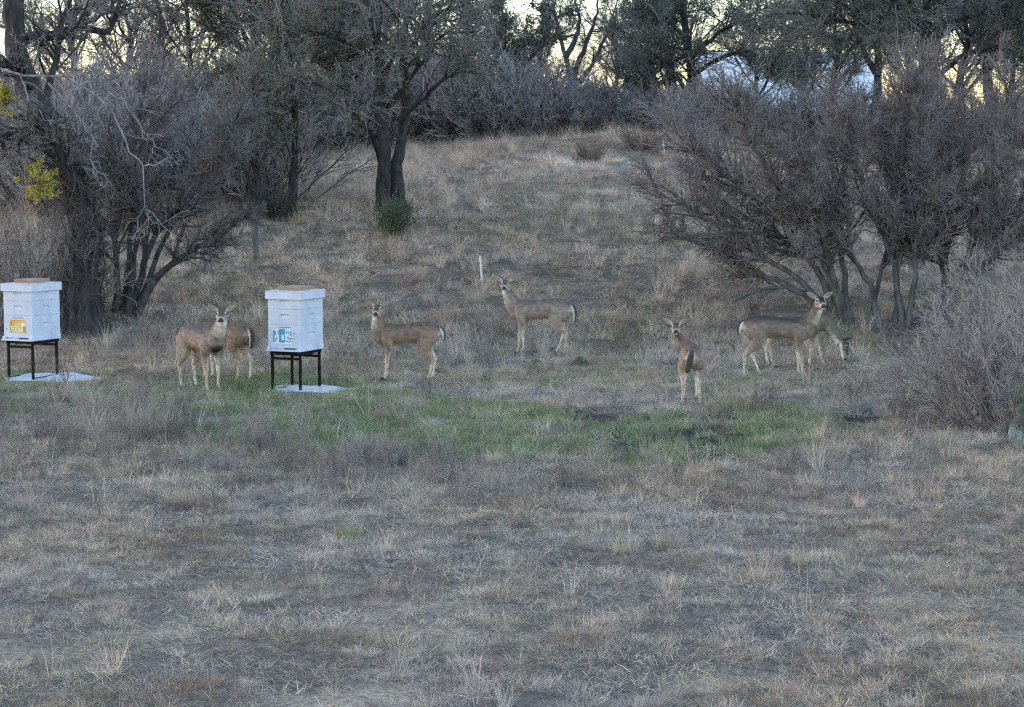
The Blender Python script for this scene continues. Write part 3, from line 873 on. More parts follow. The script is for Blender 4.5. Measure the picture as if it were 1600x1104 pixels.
def make_hive(foot, rz, sticker, label, slab_label, board_label, slab_dx, seed):
    root = empty('bee_hive', foot, rz)
    SH = .43; W, D = .205, .255
    # steel stand
    lw = .013
    for sx in (-1, 1):
        for sy in (-1, 1):
            mb = MB(); x, y = sx * (W - .03), sy * (D - .035)
            mb.box(x - lw, x + lw, y - lw, y + lw, -.03, SH - .026, .002); mb.build('stand_leg', M_STEEL, root)
    for sx in (-1, 1):
        mb = MB(); x = sx * (W - .03); mb.box(x - .016, x + .016, -D + .01, D - .01, SH - .025, SH + .012, .002); mb.build('stand_rail', M_STEEL, root)
        mb = MB(); mb.box(x - .006, x + .006, -D + .05, D - .05, .012, .026); mb.build('foot_rail', M_STEEL, root)
    for sy in (-1, 1):
        mb = MB(); y = sy * (D - .035); mb.box(-W + .045, W - .045, y - .010, y + .010, SH - .075, SH - .047, .002); mb.build('cross_rail', M_STEEL, root)
        mb = MB(); mb.box(-W + .047, W - .047, y - .014, y + .014, SH - .022, SH + .010, .002); mb.build('stand_rail', M_STEEL, root)
    # bottom board with landing lip
    z = SH + .013
    mb = MB()
    mb.box(-W - .012, W + .012, -D - .045, D, z, z + .018, .002)
    mb.box(-W - .010, -W + .028, -D - .02, D, z + .0185, z + .050, .002)
    mb.box(W - .028, W + .010, -D - .02, D, z + .0185, z + .050, .002)
    mb.box(-W + .0285, W - .0285, -D + .012, -D + .03, z + .0185, z + .050, .002)
    bb = mb.build('bottom_board', M_PAINT2, root)
    mb = MB(); mb.box(.0, .13, -D + .004, -D + .0115, z + .024, z + .036); mb.build('entrance_slot_shade', M_DARK, bb)  # dark bar standing in for the shade inside the entrance opening
    mb = MB(); mb.box(-W + .03, W - .03, -D - .006, -D + .003, z + .037, z + .050, .001); mb.build('entrance_block', M_PAINT2, bb)
    z += .0505
    rnd = random.Random(seed)
    for k, (hh, off) in enumerate(((.244, 0), (.168, .0015), (.150, -.001))):
        mb = MB(); x0, x1, y0, y1 = -W + off, W + off, -D, D
        hz = .56 * hh
        scoop_wall(mb, (x0, y0, z), (1, 0, 0), (0, 0, 1), (0, -1, 0), x1 - x0, hh, (x1 - x0) / 2, hz if k else hh * .87, .12 if k else .16, .038 if k else .014, .020)
        scoop_wall(mb, (x1, y0, z), (0, 1, 0), (0, 0, 1), (1, 0, 0), y1 - y0, hh, (y1 - y0) / 2, hz, .11, .038, .020)
        scoop_wall(mb, (x1, y1, z), (-1, 0, 0), (0, 0, 1), (0, 1, 0), x1 - x0, hh, (x1 - x0) / 2, hz, .11, .038, .020)
        scoop_wall(mb, (x0, y1, z), (0, -1, 0), (0, 0, 1), (-1, 0, 0), y1 - y0, hh, (y1 - y0) / 2, hz, .11, .038, .020)
        mb.add([(x0, y0, z + hh), (x1, y0, z + hh), (x1, y1, z + hh), (x0, y1, z + hh), (x0, y0, z), (x1, y0, z), (x1, y1, z), (x0, y1, z)], [(0, 1, 2, 3), (7, 6, 5, 4)])
        bx = mb.build('hive_box', M_PAINT, root)
        if k == 0:
            fz = z; fy = y0
            def patch(name, mat, ax0, ax1, az0, az1, dep, par):
                ax0, ax1, az0, az1 = -.03 + (ax0 + .03) * 1.25, -.03 + (ax1 + .03) * 1.25, .112 + (az0 - .112) * 1.18, .112 + (az1 - .112) * 1.18; m2 = MB(); m2.box(ax0, ax1, fy - dep, fy - dep + .0012, fz + az0, fz + az1); return m2.build(name, mat, par)
            if sticker == 'blue':
                s = patch('label_sticker', M_WHITE, -.125, .065, .045, .178, .0016, bx); s['label'] = 'blue and white printed label'
                patch('print', M_BLUE, -.122, -.106, .058, .170, .0024, s)
                patch('print', M_BLUE, -.104, -.090, .120, .165, .0024, s)
                patch('print', M_BLUE, -.098, -.088, .062, .095, .0024, s)
                patch('print', M_BLUE, -.086, -.076, .080, .105, .0024, s)
                patch('print', M_BLUE, -.072, -.062, .130, .168, .0024, s)
                patch('print', M_BLUE, -.060, .000, .130, .182, .0024, s)
                patch('print', M_BLUE, -.060, -.036, .056, .129, .0024, s)
                patch('print', M_BLUE, -.035, .000, .056, .078, .0024, s)
                patch('print', M_BLUE, -.012, .000, .079, .129, .0024, s)
                for (a0, a1, b0, b1) in ((.008, .020, .140, .168), (.024, .044, .150, .156), (.030, .036, .128, .172), (.050, .062, .120, .168), (.008, .062, .060, .070), (.012, .040, .102, .110), (.026, .034, .075, .100), (.044, .062, .080, .104)):
                    patch('print', M_BLUE, a0, a1, b0, b1, .0024, s)
            else:
                s = patch('label_sticker', M_YELLOW, -.100, .080, .055, .180, .0016, bx); s['label'] = 'yellow printed label with pale lettering'
                patch('print', M_ORANGE, -.099, -.070, .118, .174, .0024, s)
                patch('print', M_ORANGE, -.060, .035, .170, .178, .0024, s)
                patch('print', M_OLIVE, -.098, -.078, .058, .112, .0024, s)
                patch('print', M_OLIVE, .052, .078, .058, .116, .0024, s)
                patch('print', M_WHITE, .030, .074, .120, .150, .0024, s)
                t = text_mesh('F256', .092); t.materials.append(M_WHITE)
                o = link('lettering', t, s); o.location = (-.012, fy - .0030, fz + .087); o.rotation_euler = (math.pi / 2, 0, 0)
            import bmesh
            for (a, b, mt) in (((.118, .150, M_BLUE), (.108, .094, M_ORANGE)) if sticker == 'blue' else ((-.165, .085, M_OLIVE),)) and (((.118, .150, M_BLUE), (.108, .094, M_ORANGE)) if sticker == 'blue' else ((-.165, .085, M_OLIVE),)):
                m2 = MB(); n = 10
                m2.add([(a + .010 * math.cos(2 * math.pi * i / n), fy - .002, fz + b + .010 * math.sin(2 * math.pi * i / n)) for i in range(n)], [tuple(range(n))])
                m2.build('round_mark', mt, bx)
        z += hh + .0022
    # telescoping cover: skirt and sheet top
    mb = MB(); w2, d2 = W + .022, D + .022
    z0 = z - .045
    mb.box(-w2, w2, -d2, -W * 0 - d2 + .019, z0, z + .040, .002)
    mb.box(-w2, w2, d2 - .019, d2, z0, z + .040, .002)
    mb.box(-w2, -w2 + .019, -d2 + .0195, d2 - .0195, z0, z + .040, .002)
    mb.box(w2 - .019, w2, -d2 + .0195, d2 - .0195, z0, z + .040, .002)
    lid = mb.build('lid', M_PAINT2, root)
    mb = MB(); mb.box(-w2 - .002, w2 + .002, -d2 - .002, d2 + .002, z + .0405, z + .046, .001); mb.build('lid_sheet', M_SLAB, lid)
    tag(root, label, 'beehive', 'beehives on black stands')
    # wooden board lying on the lid
    top = z + .0465
    br = empty('wooden_board', Vector(foot) + Matrix.Rotation(rz, 3, 'Z') @ Vector((-.01, .03, top)), rz + rad(4))
    mb = MB(); mb.box(-.135, .135, -.165, .165, 0, .042, .003); mb.build('board', M_WOOD, br)
    tag(br, board_label, 'board')
    # pale sheet on the ground under the stand
    rs = np.random.default_rng(seed); n = 40; rings = 7
    vs_ = []; fs = []
    th = np.arange(n) * 2 * np.pi / n
    rxy = 1 + .16 * np.sin(2 * th + seed) + .09 * np.sin(5 * th + 2) + rs.normal(0, .03, n)
    cx, cy = foot[0] + slab_dx, foot[1] - .02
    for r in range(rings + 1):
        f = r / rings
        x = cx + f * rxy * .50 * np.cos(th) + .0; y = cy + f * rxy * .40 * np.sin(th)
        zz = ground(x, y) + .016 + .010 * fbm(x * 9, y * 9, 3) - (.02 if r == rings else 0)
        vs_ += list(np.stack([x - foot[0], y - foot[1], zz - foot[2]], 1))
    for r in range(rings):
        for i in range(n):
            fs.append((r * n + i, r * n + (i + 1) % n, (r + 1) * n + (i + 1) % n, (r + 1) * n + i))
    me = bpy.data.meshes.new('ground_sheet'); me.from_pydata([tuple(map(float, v)) for v in vs_], [], fs); me.update(); me.materials.append(M_SLAB)
    o = link('ground_sheet', me); o.location = [float(v) for v in foot]
    tag(o, slab_label, 'sheet')

make_hive(HIVES[0], rad(-23), 'blue', 'white stacked beehive with blue printed label on a black steel stand',
          'pale irregular sheet on the grass under the blue-labelled hive', 'brown wooden board lying on the lid of the blue-labelled hive', .19, 3)
make_hive(HIVES[1], rad(-25), 'yellow', 'white stacked beehive with yellow printed label on a black steel stand',
          'pale irregular sheet on the grass under the yellow-labelled hive', 'brown wooden board lying on the lid of the yellow-labelled hive', .22, 8)

# ------------------------------------------------------------------ trees and shrubs
def colmesh(name, parts, mat, base, smooth=False, rng=None, cols=None, cvar=.2):
    vv = []; qq = []; cc = []; off = 0
    for (P, R, sides, c) in parts:
        v, q = tubes(P, R, sides); vv.append(v); qq.append(q + off); off += len(v)
        B, N, _ = P.shape
        k = (1 + rng.uniform(-cvar, cvar, (B, 1, 1))) * np.ones((1, N * sides, 1))
        cc.append((k * np.asarray(c)[None, None, :]).reshape(-1, 3))
    v = np.concatenate(vv) - np.asarray(base)[None]
    return mesh_np(name, v, np.concatenate(qq), cols=np.concatenate(cc), smooth=smooth, mat=mat)

def leafmesh(name, rng, pts, size, c0, c1, base):
    n = len(pts)
    u = unit(rng.normal(0, 1, (n, 3))); w = unit(np.cross(u, rng.normal(0, 1, (n, 3))))
    s = size * rng.uniform(.6, 1.3, n)[:, None]
    a = pts - np.asarray(base)[None]
    v = np.stack([a, a + u * s * .5 + w * s * .28, a + u * s, a + u * s * .5 - w * s * .28], 1).reshape(-1, 3)
    q = np.arange(n * 4).reshape(n, 4)
    k = rng.random((n, 1)); c = np.array(c0) * (1 - k) + np.array(c1) * k
    return mesh_np(name, v, q, cols=np.repeat(c, 4, 0), mat=M_LEAF)

def sub(P, rng, n=14, wob=.02):
    Q_ = catmull(np.asarray(P), max(2, n // (len(P) - 1)))
    Q_[1:-1] += rng.normal(0, wob, (len(Q_) - 2, 3))
    return Q_

def radii(n, r0, r1, rng, rough=.06, flare=0):
    t = np.linspace(0, 1, n)
    return (r0 * (1 - t) + r1 * t + flare * np.exp(-t * 9)) * (1 + rng.normal(0, rough, n))

def stem_obj(name, P, R, root, base, col, rng, sides=9):
    me = colmesh(name, [(P[None], R[None], sides, col)], M_BARK, base, True, rng, cvar=.1)
    return link(name, me, root)

def pick(P, rng, n, t0=.2):            # random points on a batch of twigs
    B, N, _ = P.shape
    i = rng.integers(0, B, n); f = rng.uniform(t0, 1, n) * (N - 1); k = np.minimum(f.astype(int), N - 2); w = (f - k)[:, None]
    return P[i, k] * (1 - w) + P[i, k + 1] * w

def multi(stems, d, rng, r0, name, label, cat, twig, bark, counts, up=.10, ang=.45, dv=.6, ratio=(.5, .5, .5), group=None, stem_t0=.25, droop=None, leaves=None, tw=.0032, bias=None, ext=None):
    """a multi-stemmed shrub or tree: stems given as picture points at distance d (+ depth drift), twigs grown from them"""
    g0 = [s[0] for s in stems]
    b0 = on_ground(*g0[0])
    root = empty(name, b0)
    SP_, SR_ = [], []
    for s in stems:
        e = rng.normal(0, dv)
        b = on_ground(*s[0]) if len(s[0]) == 2 else at(s[0][0], s[0][1], s[0][2])
        b[2] -= .06
        pts = [b] + [at(q[0], q[1], (q[2] if len(q) > 2 else b[1] + e * (k + 1) / len(s))) for k, q in enumerate(s[1:])]
        P = sub(pts, rng, 15, .012)
        P = P[np.round(np.linspace(0, len(P) - 1, 13)).astype(int)]
        rs = r0 * rng.uniform(.7, 1.15)
        R = radii(len(P), rs, rs * .35, rng, .05, rs * .5)
        stem_obj('stem' if len(stems) > 1 else 'trunk', P, R, root, b0, bark, rng)
        SP_.append(P); SR_.append(R)
    SP_ = np.array(SP_); SR_ = np.array(SR_)
    P1, R1 = grow(rng, SP_, SR_, counts[0], stem_t0, 1, (ang, .2), ratio[0], 7, .15, up, .66, .4, bias=bias)
    P2, R2 = grow(rng, P1, R1, counts[1], .12, 1, (ang * 1.25, .28), ratio[1], 4, .17, up * .6, .55, .5, .35, bias=bias)
    P3, R3 = grow(rng, P2, R2, counts[2], .1, 1, (ang * 1.9, .35), ratio[2], 2, .25, up * .3, .6, .6, .3)
    R3 = np.clip(R3, tw * .8, tw * 1.4)
    R2 = np.maximum(R2, tw * 1.5)
    me = colmesh('crown', [(P1, R1, 6, bark), (P2, R2, 4, np.array(bark) * .5 + np.array(twig) * .5), (P3, R3, 3, twig)], M_TWIG, b0, False, rng, cvar=.35)
    cr = link('crown', me, root)
    if leaves:
        n, size, c0, c1 = leaves
        p = pick(P3, rng, n) + rng.normal(0, .03, (n, 3))
        link('leaves', leafmesh('leaves', rng, p, size, c0, c1, b0), cr)
    tag(root, label, cat, group)
    return root, (P1, P2, P3)

TW_R = (.255, .222, .212); BK_R = (.13, .12, .112)
rt = np.random.default_rng(101)
# the big multi-stemmed shrub on the right, in three clumps
multi([[(1318, 503), (1311, 460), (1296, 420), (1272, 375), (1235, 325), (1200, 280)],
       [(1312, 500), (1285, 487), (1240, 450), (1195, 430), (1130, 395), (1060, 368)],
       [(1316, 502), (1290, 440), (1240, 385), (1170, 340), (1090, 290)],
       [(1322, 503), (1305, 440), (1285, 370), (1270, 290), (1240, 200)],
       [(1325, 504), (1320, 430), (1310, 350), (1320, 260), (1310, 170)],
       [(1308, 501), (1255, 442), (1180, 392), (1100, 340), (1025, 300)],
       [(1312, 501), (1270, 412), (1200, 330), (1120, 262), (1060, 212)],
       [(1320, 502), (1282, 400), (1222, 300), (1175, 220), (1150, 170)]],
      27.8, rt, .055, 'bare_shrub', 'bare multi-stemmed shrub spreading low branches behind the dark backed deer', 'shrub', TW_R, BK_R, (24, 12, 8), .07, .48, .8, (.34, .60, .50), stem_t0=.33)
multi([[(1352, 507), (1368, 462), (1376, 420), (1392, 370), (1400, 300), (1390, 200)],
       [(1398, 509), (1402, 450), (1388, 390), (1350, 300), (1330, 210)],
       [(1420, 510), (1428, 450), (1436, 400), (1450, 300), (1440, 180)],
       [(1375, 508), (1360, 450), (1330, 400), (1290, 330), (1230, 240)],
       [(1410, 510), (1400, 430), (1420, 340), (1410, 240), (1430, 110)]],
      27.8, rt, .052, 'bare_shrub', 'tall bare shrub with pale grey upright stems, middle of the bare shrub clump', 'shrub', TW_R, (.13, .12, .115), (31, 14, 9), .08, .48, .8, (.34, .60, .50), stem_t0=.36)
multi([[(1432, 508), (1462, 490), (1500, 445), (1560, 395), (1620, 340)],
       [(1478, 503), (1490, 440), (1478, 390), (1500, 300), (1510, 180)],
       [(1488, 505), (1500, 430), (1530, 350), (1560, 240), (1580, 120)],
       [(1470, 505), (1475, 430), (1455, 340), (1480, 250), (1470, 120)],
       [(1495, 505), (1520, 440), (1570, 360), (1620, 260), (1640, 160)]],
      27.8, rt, .052, 'bare_shrub', 'dark stemmed bare shrub leaning towards the tangled grey brush', 'shrub', TW_R, BK_R, (31, 14, 9), .08, .48, .8, (.34, .60, .50), stem_t0=.33)

# the left multi-stemmed shrub
TW_L = (.185, .166, .16)
multi([[(182, 492), (183, 440), (180, 370), (190, 300), (170, 200)],
       [(192, 493), (200, 430), (205, 350), (230, 270), (260, 180)],
       [(203, 494), (222, 430), (240, 370), (300, 300), (360, 230)],
       [(210, 494), (240, 440), (290, 400), (340, 372), (390, 335)],
       [(198, 493), (210, 400), (220, 320), (210, 230), (230, 120)],
       [(212, 492), (238, 420), (270, 350), (330, 260), (380, 160)]],
      28, rt, .06, 'bare_shrub', 'dark multi-stemmed shrub with drooping twigs right of the leaning trunk', 'shrub', TW_L, (.085, .08, .08), (19, 11, 9), .03, .5, .7, (.34, .60, .50), stem_t0=.33)

# leaning old tree at the left, vine-wrapped, with long limbs
def old_tree():
    rng = np.random.default_rng(77)
    b0 = on_ground(138, 522); root = empty('leaning_tree', b0); d = b0[1]
    b = b0.copy(); b[2] -= .1
    BK = (.05, .046, .044)
    tr = sub([b, at(128, 450, d), at(133, 380, d), at(118, 300, d + .1), at(92, 225, d + .2), at(52, 150, d + .3), at(26, 80, d + .4), at(20, -20, d + .5), at(10, -160, d + .6)], rng, 40, .01)
    stem_obj('trunk', tr, radii(len(tr), .21, .13, rng, .06, .14), root, b0, BK, rng, 12)
    limbs = [[(40, 62, d + .5), (85, 52, d + .9), (130, 46, d + 1.2), (170, 48, d + 1.4), (182, 20, d + 1.5), (195, -40, d + 1.6)],
             [(70, 170, d + .3), (85, 95, d + .6), (95, 50, d + .7), (110, 0, d + .8), (120, -60, d + .9)],
             [(85, 215, d + .2), (40, 205, d - .2), (0, 215, d - .5), (-60, 190, d - .8)],
             [(125, 330, d), (95, 250, d - .3), (80, 210, d - .5), (30, 180, d - .8)],
             [(50, 140, d + .2), (20, 110, d - .4), (-30, 100, d - .7)]]
    LP = []; LR = []
    for k, l_ in enumerate(limbs):
        P = sub([at(*q) for q in l_], rng, 18, .015); P = P[np.round(np.linspace(0, len(P) - 1, 13)).astype(int)]
        R = radii(len(P), .075 if k == 0 else .055, .025, rng)
        stem_obj('limb', P, R, root, b0, BK, rng, 8); LP.append(P); LR.append(R)
    LP = np.array(LP); LR = np.array(LR)
    P1, R1 = grow(rng, LP, LR, 20, .15, 1, (.8, .3), .5, 7, .22, .04, .5, .4)
    P2, R2 = grow(rng, P1, R1, 9, .1, 1, (.7, .3), .5, 5, .25, 0, .6, .5)
    P3, R3 = grow(rng, P2, R2, 6, .1, 1, (.7, .3), .55, 2, .25, 0, .6, .6); R3 = np.maximum(R3, .003)
    link('crown', colmesh('crown', [(P1, R1, 5, BK), (P2, R2, 4, (.19, .175, .165)), (P3, R3, 3, (.24, .22, .21))], M_TWIG, b0, False, rng, cvar=.3), root)
    # vines and dead stems hugging the trunk
    n = 230; ts = rng.uniform(0, .5, n); i = (ts * (len(tr) - 1)).astype(int)
    P = np.zeros((n, 6, 3)); a = rng.uniform(0, 6.28, n); rr = rng.uniform(.15, .32, n)
    for k in range(6):
        j = np.minimum(i + k, len(tr) - 1)
        P[:, k] = tr[j] + np.stack([np.cos(a) * rr, np.sin(a) * rr, 0 * a], 1) + rng.normal(0, .04, (n, 3)); rr = rr * rng.uniform(.85, 1.1, n); a = a + rng.normal(0, .2, n)
    P2, R2 = grow(rng, P, np.full((n, 6), .006), 7, .1, 1, (.9, .4), .5, 4, .25, -.15, .7, .6)
    link('vine', colmesh('vine', [(P, np.full((n, 6), .006), 4, (.09, .08, .08)), (P2, np.maximum(R2, .0035), 3, (.14, .125, .12))], M_TWIG, b0, False, rng, cvar=.4), root)
    tag(root, 'old dark trunk leaning left behind the yellow-labelled hive, hung with dead vines', 'tree')
    # pale dead boughs hanging in front
    PB = [[(-40, 100, d - .9), (40, 118, d - 1.0), (100, 122, d - 1.1), (150, 150, d - 1.2), (185, 195, d - 1.2), (205, 240, d - 1.2), (222, 262, d - 1.2), (226, 320, d - 1.2), (240, 350, d - 1.2)],
          [(150, 150, d - 1.2), (185, 150, d - 1.3), (215, 190, d - 1.3), (245, 225, d - 1.3), (278, 258, d - 1.3)],
          [(75, 130, d - 1.0), (110, 165, d - 1.1), (125, 190, d - 1.1), (143, 215, d - 1.1), (145, 260, d - 1.1), (170, 275, d - 1.1)],
          [(222, 262, d - 1.2), (245, 256, d - 1.2), (256, 250, d - 1.2), (262, 240, d - 1.2)],
          [(30, 115, d - .9), (45, 150, d - .9), (60, 175, d - .9), (100, 200, d - 1)],
          [(120, 140, d - 1.0), (150, 120, d - 1.0), (170, 95, d - 1.0), (200, 85, d - 1.0)]]
    r2 = empty('dead_bough', at(-40, 100, d - .9)); b1 = np.array(r2.location)
    LP = []; LR = []
    for k, l_ in enumerate(PB):
        P = sub([at(*q) for q in l_], rng, 20, .018); P = P[np.round(np.linspace(0, len(P) - 1, 14)).astype(int)]
        R = radii(14, .019 if k == 0 else .012, .005, rng)
        link('branch', colmesh('branch', [(P[None], R[None], 6, (.24, .225, .225))], M_BARK, b1, True, rng), r2); LP.append(P); LR.append(R)
    P1, R1 = grow(rng, np.array(LP), np.array(LR), 11, .1, 1, (.8, .3), .26, 6, .3, -.05, .5, .5)
    P2, R2 = grow(rng, P1, R1, 5, .2, 1, (.8, .3), .5, 5, .3, -.05, .7, .6)
    link('twigs', colmesh('twigs', [(P1, np.maximum(R1, .005), 4, (.24, .225, .23)), (P2, np.maximum(R2, .0035), 3, (.22, .21, .215))], M_TWIG, b1, False, rng), r2)
    tag(r2, 'pale dead bough hanging down in front of the leaning trunk', 'bough')
    # clumps of yellow mistletoe
    for (x, y, dd, rad_, lab) in ((60, 284, d - .7, .30, 'yellow green mistletoe clump hanging above the yellow-labelled hive'), (4, 160, d - .6, .22, 'small dim mistletoe clump high among the old tree limbs')):
        c = at(x, y, dd); rm_ = empty('mistletoe', c)
        P0 = np.zeros((26, 4, 3)); dr = unit(rng.normal(0, 1, (26, 3)) + np.array([0, 0, .5])); 
        for k in range(4): P0[:, k] = c + dr * rad_ * k / 3 * rng.uniform(.7, 1.1, (26, 1)) + rng.normal(0, .01, (26, 3))
        P1, R1 = grow(rng, P0, np.full((26, 4), .005), 5, .3, 1, (.6, .2), .45, 3, .1, .1, .7, .6)
        link('stems', colmesh('stems', [(P0, np.full((26, 4), .005), 4, (.22, .20, .06)), (P1, np.maximum(R1, .003), 3, (.30, .27, .07))], M_TWIG, c, False, rng), rm_)
        link('leaves', leafmesh('leaves', rng, pick(P1, rng, 1500, 0) + rng.normal(0, .012, (1500, 3)), .034, (.34, .30, .05), (.58, .50, .10), c), rm_)
        tag(rm_, lab, 'mistletoe')
    bw = sub([at(-30, 235, d - .6), at(10, 268, d - .65), at(35, 292, d - .7), at(62, 300, d - .7)], rng, 9, .01)
    stem_obj('limb', bw, radii(len(bw), .022, .010, rng), root, b0, (.24, .225, .225), rng, 7)
    bw = sub([at(52, 150, d + .3), at(30, 155, d - .2), at(4, 163, d - .6)], rng, 8, .01)
    stem_obj('limb', bw, radii(len(bw), .03, .012, rng), root, b0, (.10, .09, .09), rng, 7)
old_tree()

# brush mound behind the left hive, and low brush in the left foreground
def brush(name, label, px, py, rx, ry, h, n, rng, twig, thick=.0045, lean=.5, kids=(9, 6), group=None, cat='brush', up=.05, base_shift=0):
    b0 = on_ground(px, py); root = empty(name, b0)
    a = rng.uniform(0, 6.28, n); r = np.sqrt(rng.random(n))
    bx = b0[0] + np.cos(a) * r * rx; by = b0[1] + np.sin(a) * r * ry
    bz = ground(bx, by) - .03
    P = np.zeros((n, 6, 3)); P[:, 0] = np.stack([bx, by, bz], 1)
    dr = unit(np.stack([np.cos(a) * r * lean, np.sin(a) * r * lean, np.ones(n)], 1) + rng.normal(0, .22, (n, 3)))
    L = h * rng.uniform(.65, 1.1, n) * (1 - .35 * r ** 2)
    for k in range(1, 6):
        P[:, k] = P[:, k - 1] + dr * (L / 5)[:, None]; dr = unit(dr + rng.normal(0, .12, (n, 3)))
    R = np.linspace(1, .45, 6)[None] * (thick * 2.2 * rng.uniform(.7, 1.4, n))[:, None]
    P2, R2 = grow(rng, P, R, kids[0], .1, 1, (.55, .25), .36, 5, .18, up, .55, .6, .35)
    P3, R3 = grow(rng, P2, R2, kids[1], .1, 1, (.6, .25), .5, 3, .2, up, .7, .7)
    R2 = np.maximum(R2, thick * .9); R3 = np.maximum(R3, thick * .7)
    link('stems', colmesh('stems', [(P, R, 5, np.array(twig) * .8)], M_BARK, b0, False, rng), root)
    link('twigs', colmesh('twigs', [(P2, R2, 3, twig), (P3, R3, 3, np.array(twig) * 1.1)], M_TWIG, b0, False, rng, cvar=.4), root)
    tag(root, label, cat, group)
    return root
rb = np.random.default_rng(202)
brush('brush_mound', 'tangled grey brown brush mound behind the yellow-labelled hive', 40, 508, 1.0, .8, 1.75, 120, rb, (.30, .26, .235), .004, .35)
brush('grey_brush', 'tangled pale grey brush growing around the prickly pear', 1632, 668, 1.0, .8, 1.30, 190, rb, (.30, .27, .255), .0032, .55, (10, 6))
brush('grey_brush', 'tall wispy pale brush standing between the bare shrubs and the prickly pear', 1612, 560, .9, .8, 1.45, 120, rb, (.29, .26, .24), .0036, .5, (9, 5))

# centre live oak with two trunks
OAK_T = (.25, .23, .22); OAK_B = (.05, .046, .044)
L0, L1 = (.06, .075, .05), (.17, .19, .14)
def oak(name, label, trunks, limbs, rng, r0, counts, leaves, spread=.55, up=.06, ratio=(.5, .5, .5), cat='tree', group=None, limb_r=.4, bark=OAK_B, tw=.004, leaf_size=.055):
    b0 = np.array(on_ground(*trunks[0][0])) if len(trunks[0][0]) == 2 else at(*trunks[0][0])
    if len(trunks[0][0]) == 3: b0[2] = ground(b0[0], b0[1])
    root = empty(name, b0)
    P_, R_ = [], []
    for t in trunks:
        if len(t[0]) == 2: b = on_ground(*t[0])
        else:
            b = at(*t[0]); b[2] = ground(b[0], b[1])
        b[2] -= .1
        pts = [b] + [at(q[0], q[1], (q[2] if len(q) > 2 else b[1])) for q in t[1:]]
        P = sub(pts, rng, 30, .012); P = P[np.round(np.linspace(0, len(P) - 1, 20)).astype(int)]
        R = radii(20, r0 * rng.uniform(.85, 1.05), r0 * .4, rng, .05, r0 * .35)
        stem_obj('trunk', P, R, root, b0, bark, rng, 12); P_.append(P[np.round(np.linspace(0, 19, 13)).astype(int)]); R_.append(R[np.round(np.linspace(0, 19, 13)).astype(int)])
    LP, LR = [], []
    for l_ in limbs:
        P = sub([at(*q) for q in l_], rng, 16, .02); P = P[np.round(np.linspace(0, len(P) - 1, 13)).astype(int)]
        R = radii(13, r0 * limb_r, r0 * .12, rng)
        stem_obj('limb', P, R, root, b0, bark, rng, 8); LP.append(P); LR.append(R)
    A = np.array(P_[:1] + LP) if LP else np.array(P_); B_ = np.array(R_[:1] + LR) if LP else np.array(R_)
    A = np.concatenate([A, np.array(P_[1:])]) if LP and len(P_) > 1 else A; B_ = np.concatenate([B_, np.array(R_[1:])]) if LP and len(R_) > 1 else B_
    P1, R1 = grow(rng, A, np.minimum(B_, r0 * .4), counts[0], .38, 1, (spread * 1.5, .35), ratio[0], 7, .2, up, .5, .35, .3)
    P2, R2 = grow(rng, P1, R1, counts[1], .15, 1, (spread, .3), ratio[1], 5, .22, up * .5, .55, .5)
    P3, R3 = grow(rng, P2, R2, counts[2], .15, 1, (spread, .3), ratio[2], 2, .22, 0, .6, .6, .3); R3 = np.maximum(R3, tw); R2 = np.maximum(R2, tw * 1.3)
    cr = link('crown', colmesh('crown', [(P1, R1, 6, bark), (P2, R2, 4, OAK_T), (P3, R3, 3, OAK_T)], M_TWIG, b0, False, rng, cvar=.3), root)
    if leaves:
        p = pick(P3, rng, leaves, .1) + rng.normal(0, .05, (leaves, 3))
        link('leaves', leafmesh('leaves', rng, p, leaf_size, L0, L1, b0), cr)
    tag(root, label, cat, group)
    return root
ro = np.random.default_rng(303)
oak('live_oak', 'twin-trunked live oak with a green bush at its foot', [[(598, 338), (600, 290), (599, 220), (594, 150, 35.2), (592, 80, 35.3), (580, 10, 35.4), (570, -120, 35.5)],
     [(628, 338), (621, 280), (627, 215, 35.3), (636, 150, 35.6), (628, 80, 36), (640, -20, 36.4)]],
    [[(599, 262, 35), (588, 225, 34.8), (570, 195, 34.6), (550, 172, 34.3), (520, 140, 34), (470, 120, 33.6)],
     [(604, 170, 35.2), (640, 125, 35), (665, 92, 34.8), (690, 55, 34.6), (740, 50, 34.3)],
     [(596, 100, 35.3), (560, 75, 35), (520, 60, 34.6), (460, 40, 34.2)],
     [(596, 90, 35.3), (640, 60, 35.5), (690, 20, 36), (740, 5, 36)],
     [(590, 60, 35.3), (550, 30, 35.8), (500, 10, 36.2)],
     [(622, 190, 35.3), (665, 150, 35.0), (700, 120, 34.8), (745, 110, 34.6)]],
    ro, .125, (11, 8, 8), 12500, ratio=(.5, .6, .65), leaf_size=.05)
oak('slender_tree', 'slender dark trunk rising behind the grey wooden post', [[(455, 338), (457, 290), (462, 220), (458, 150), (452, 80), (440, 0), (436, -80)]], 
    [[(458, 170, 35), (420, 130, 35), (370, 110, 35.2)], [(456, 130, 35), (490, 90, 35.3), (510, 50, 35.5)]], ro, .075, (14, 9, 8), 9500, ratio=(.5, .6, .65), limb_r=.5)
oak('slender_tree', 'short dark trunk with dense low twigs above the grey wooden post', [[(408, 345), (404, 300), (398, 250), (405, 190), (390, 120)]],
    [[(402, 290, 34), (375, 250, 33.8), (340, 220, 33.6)], [(400, 260, 34), (430, 220, 34.3), (440, 180, 34.5)]], ro, .09, (15, 9, 8), 5000, ratio=(.5, .6, .65), limb_r=.5)
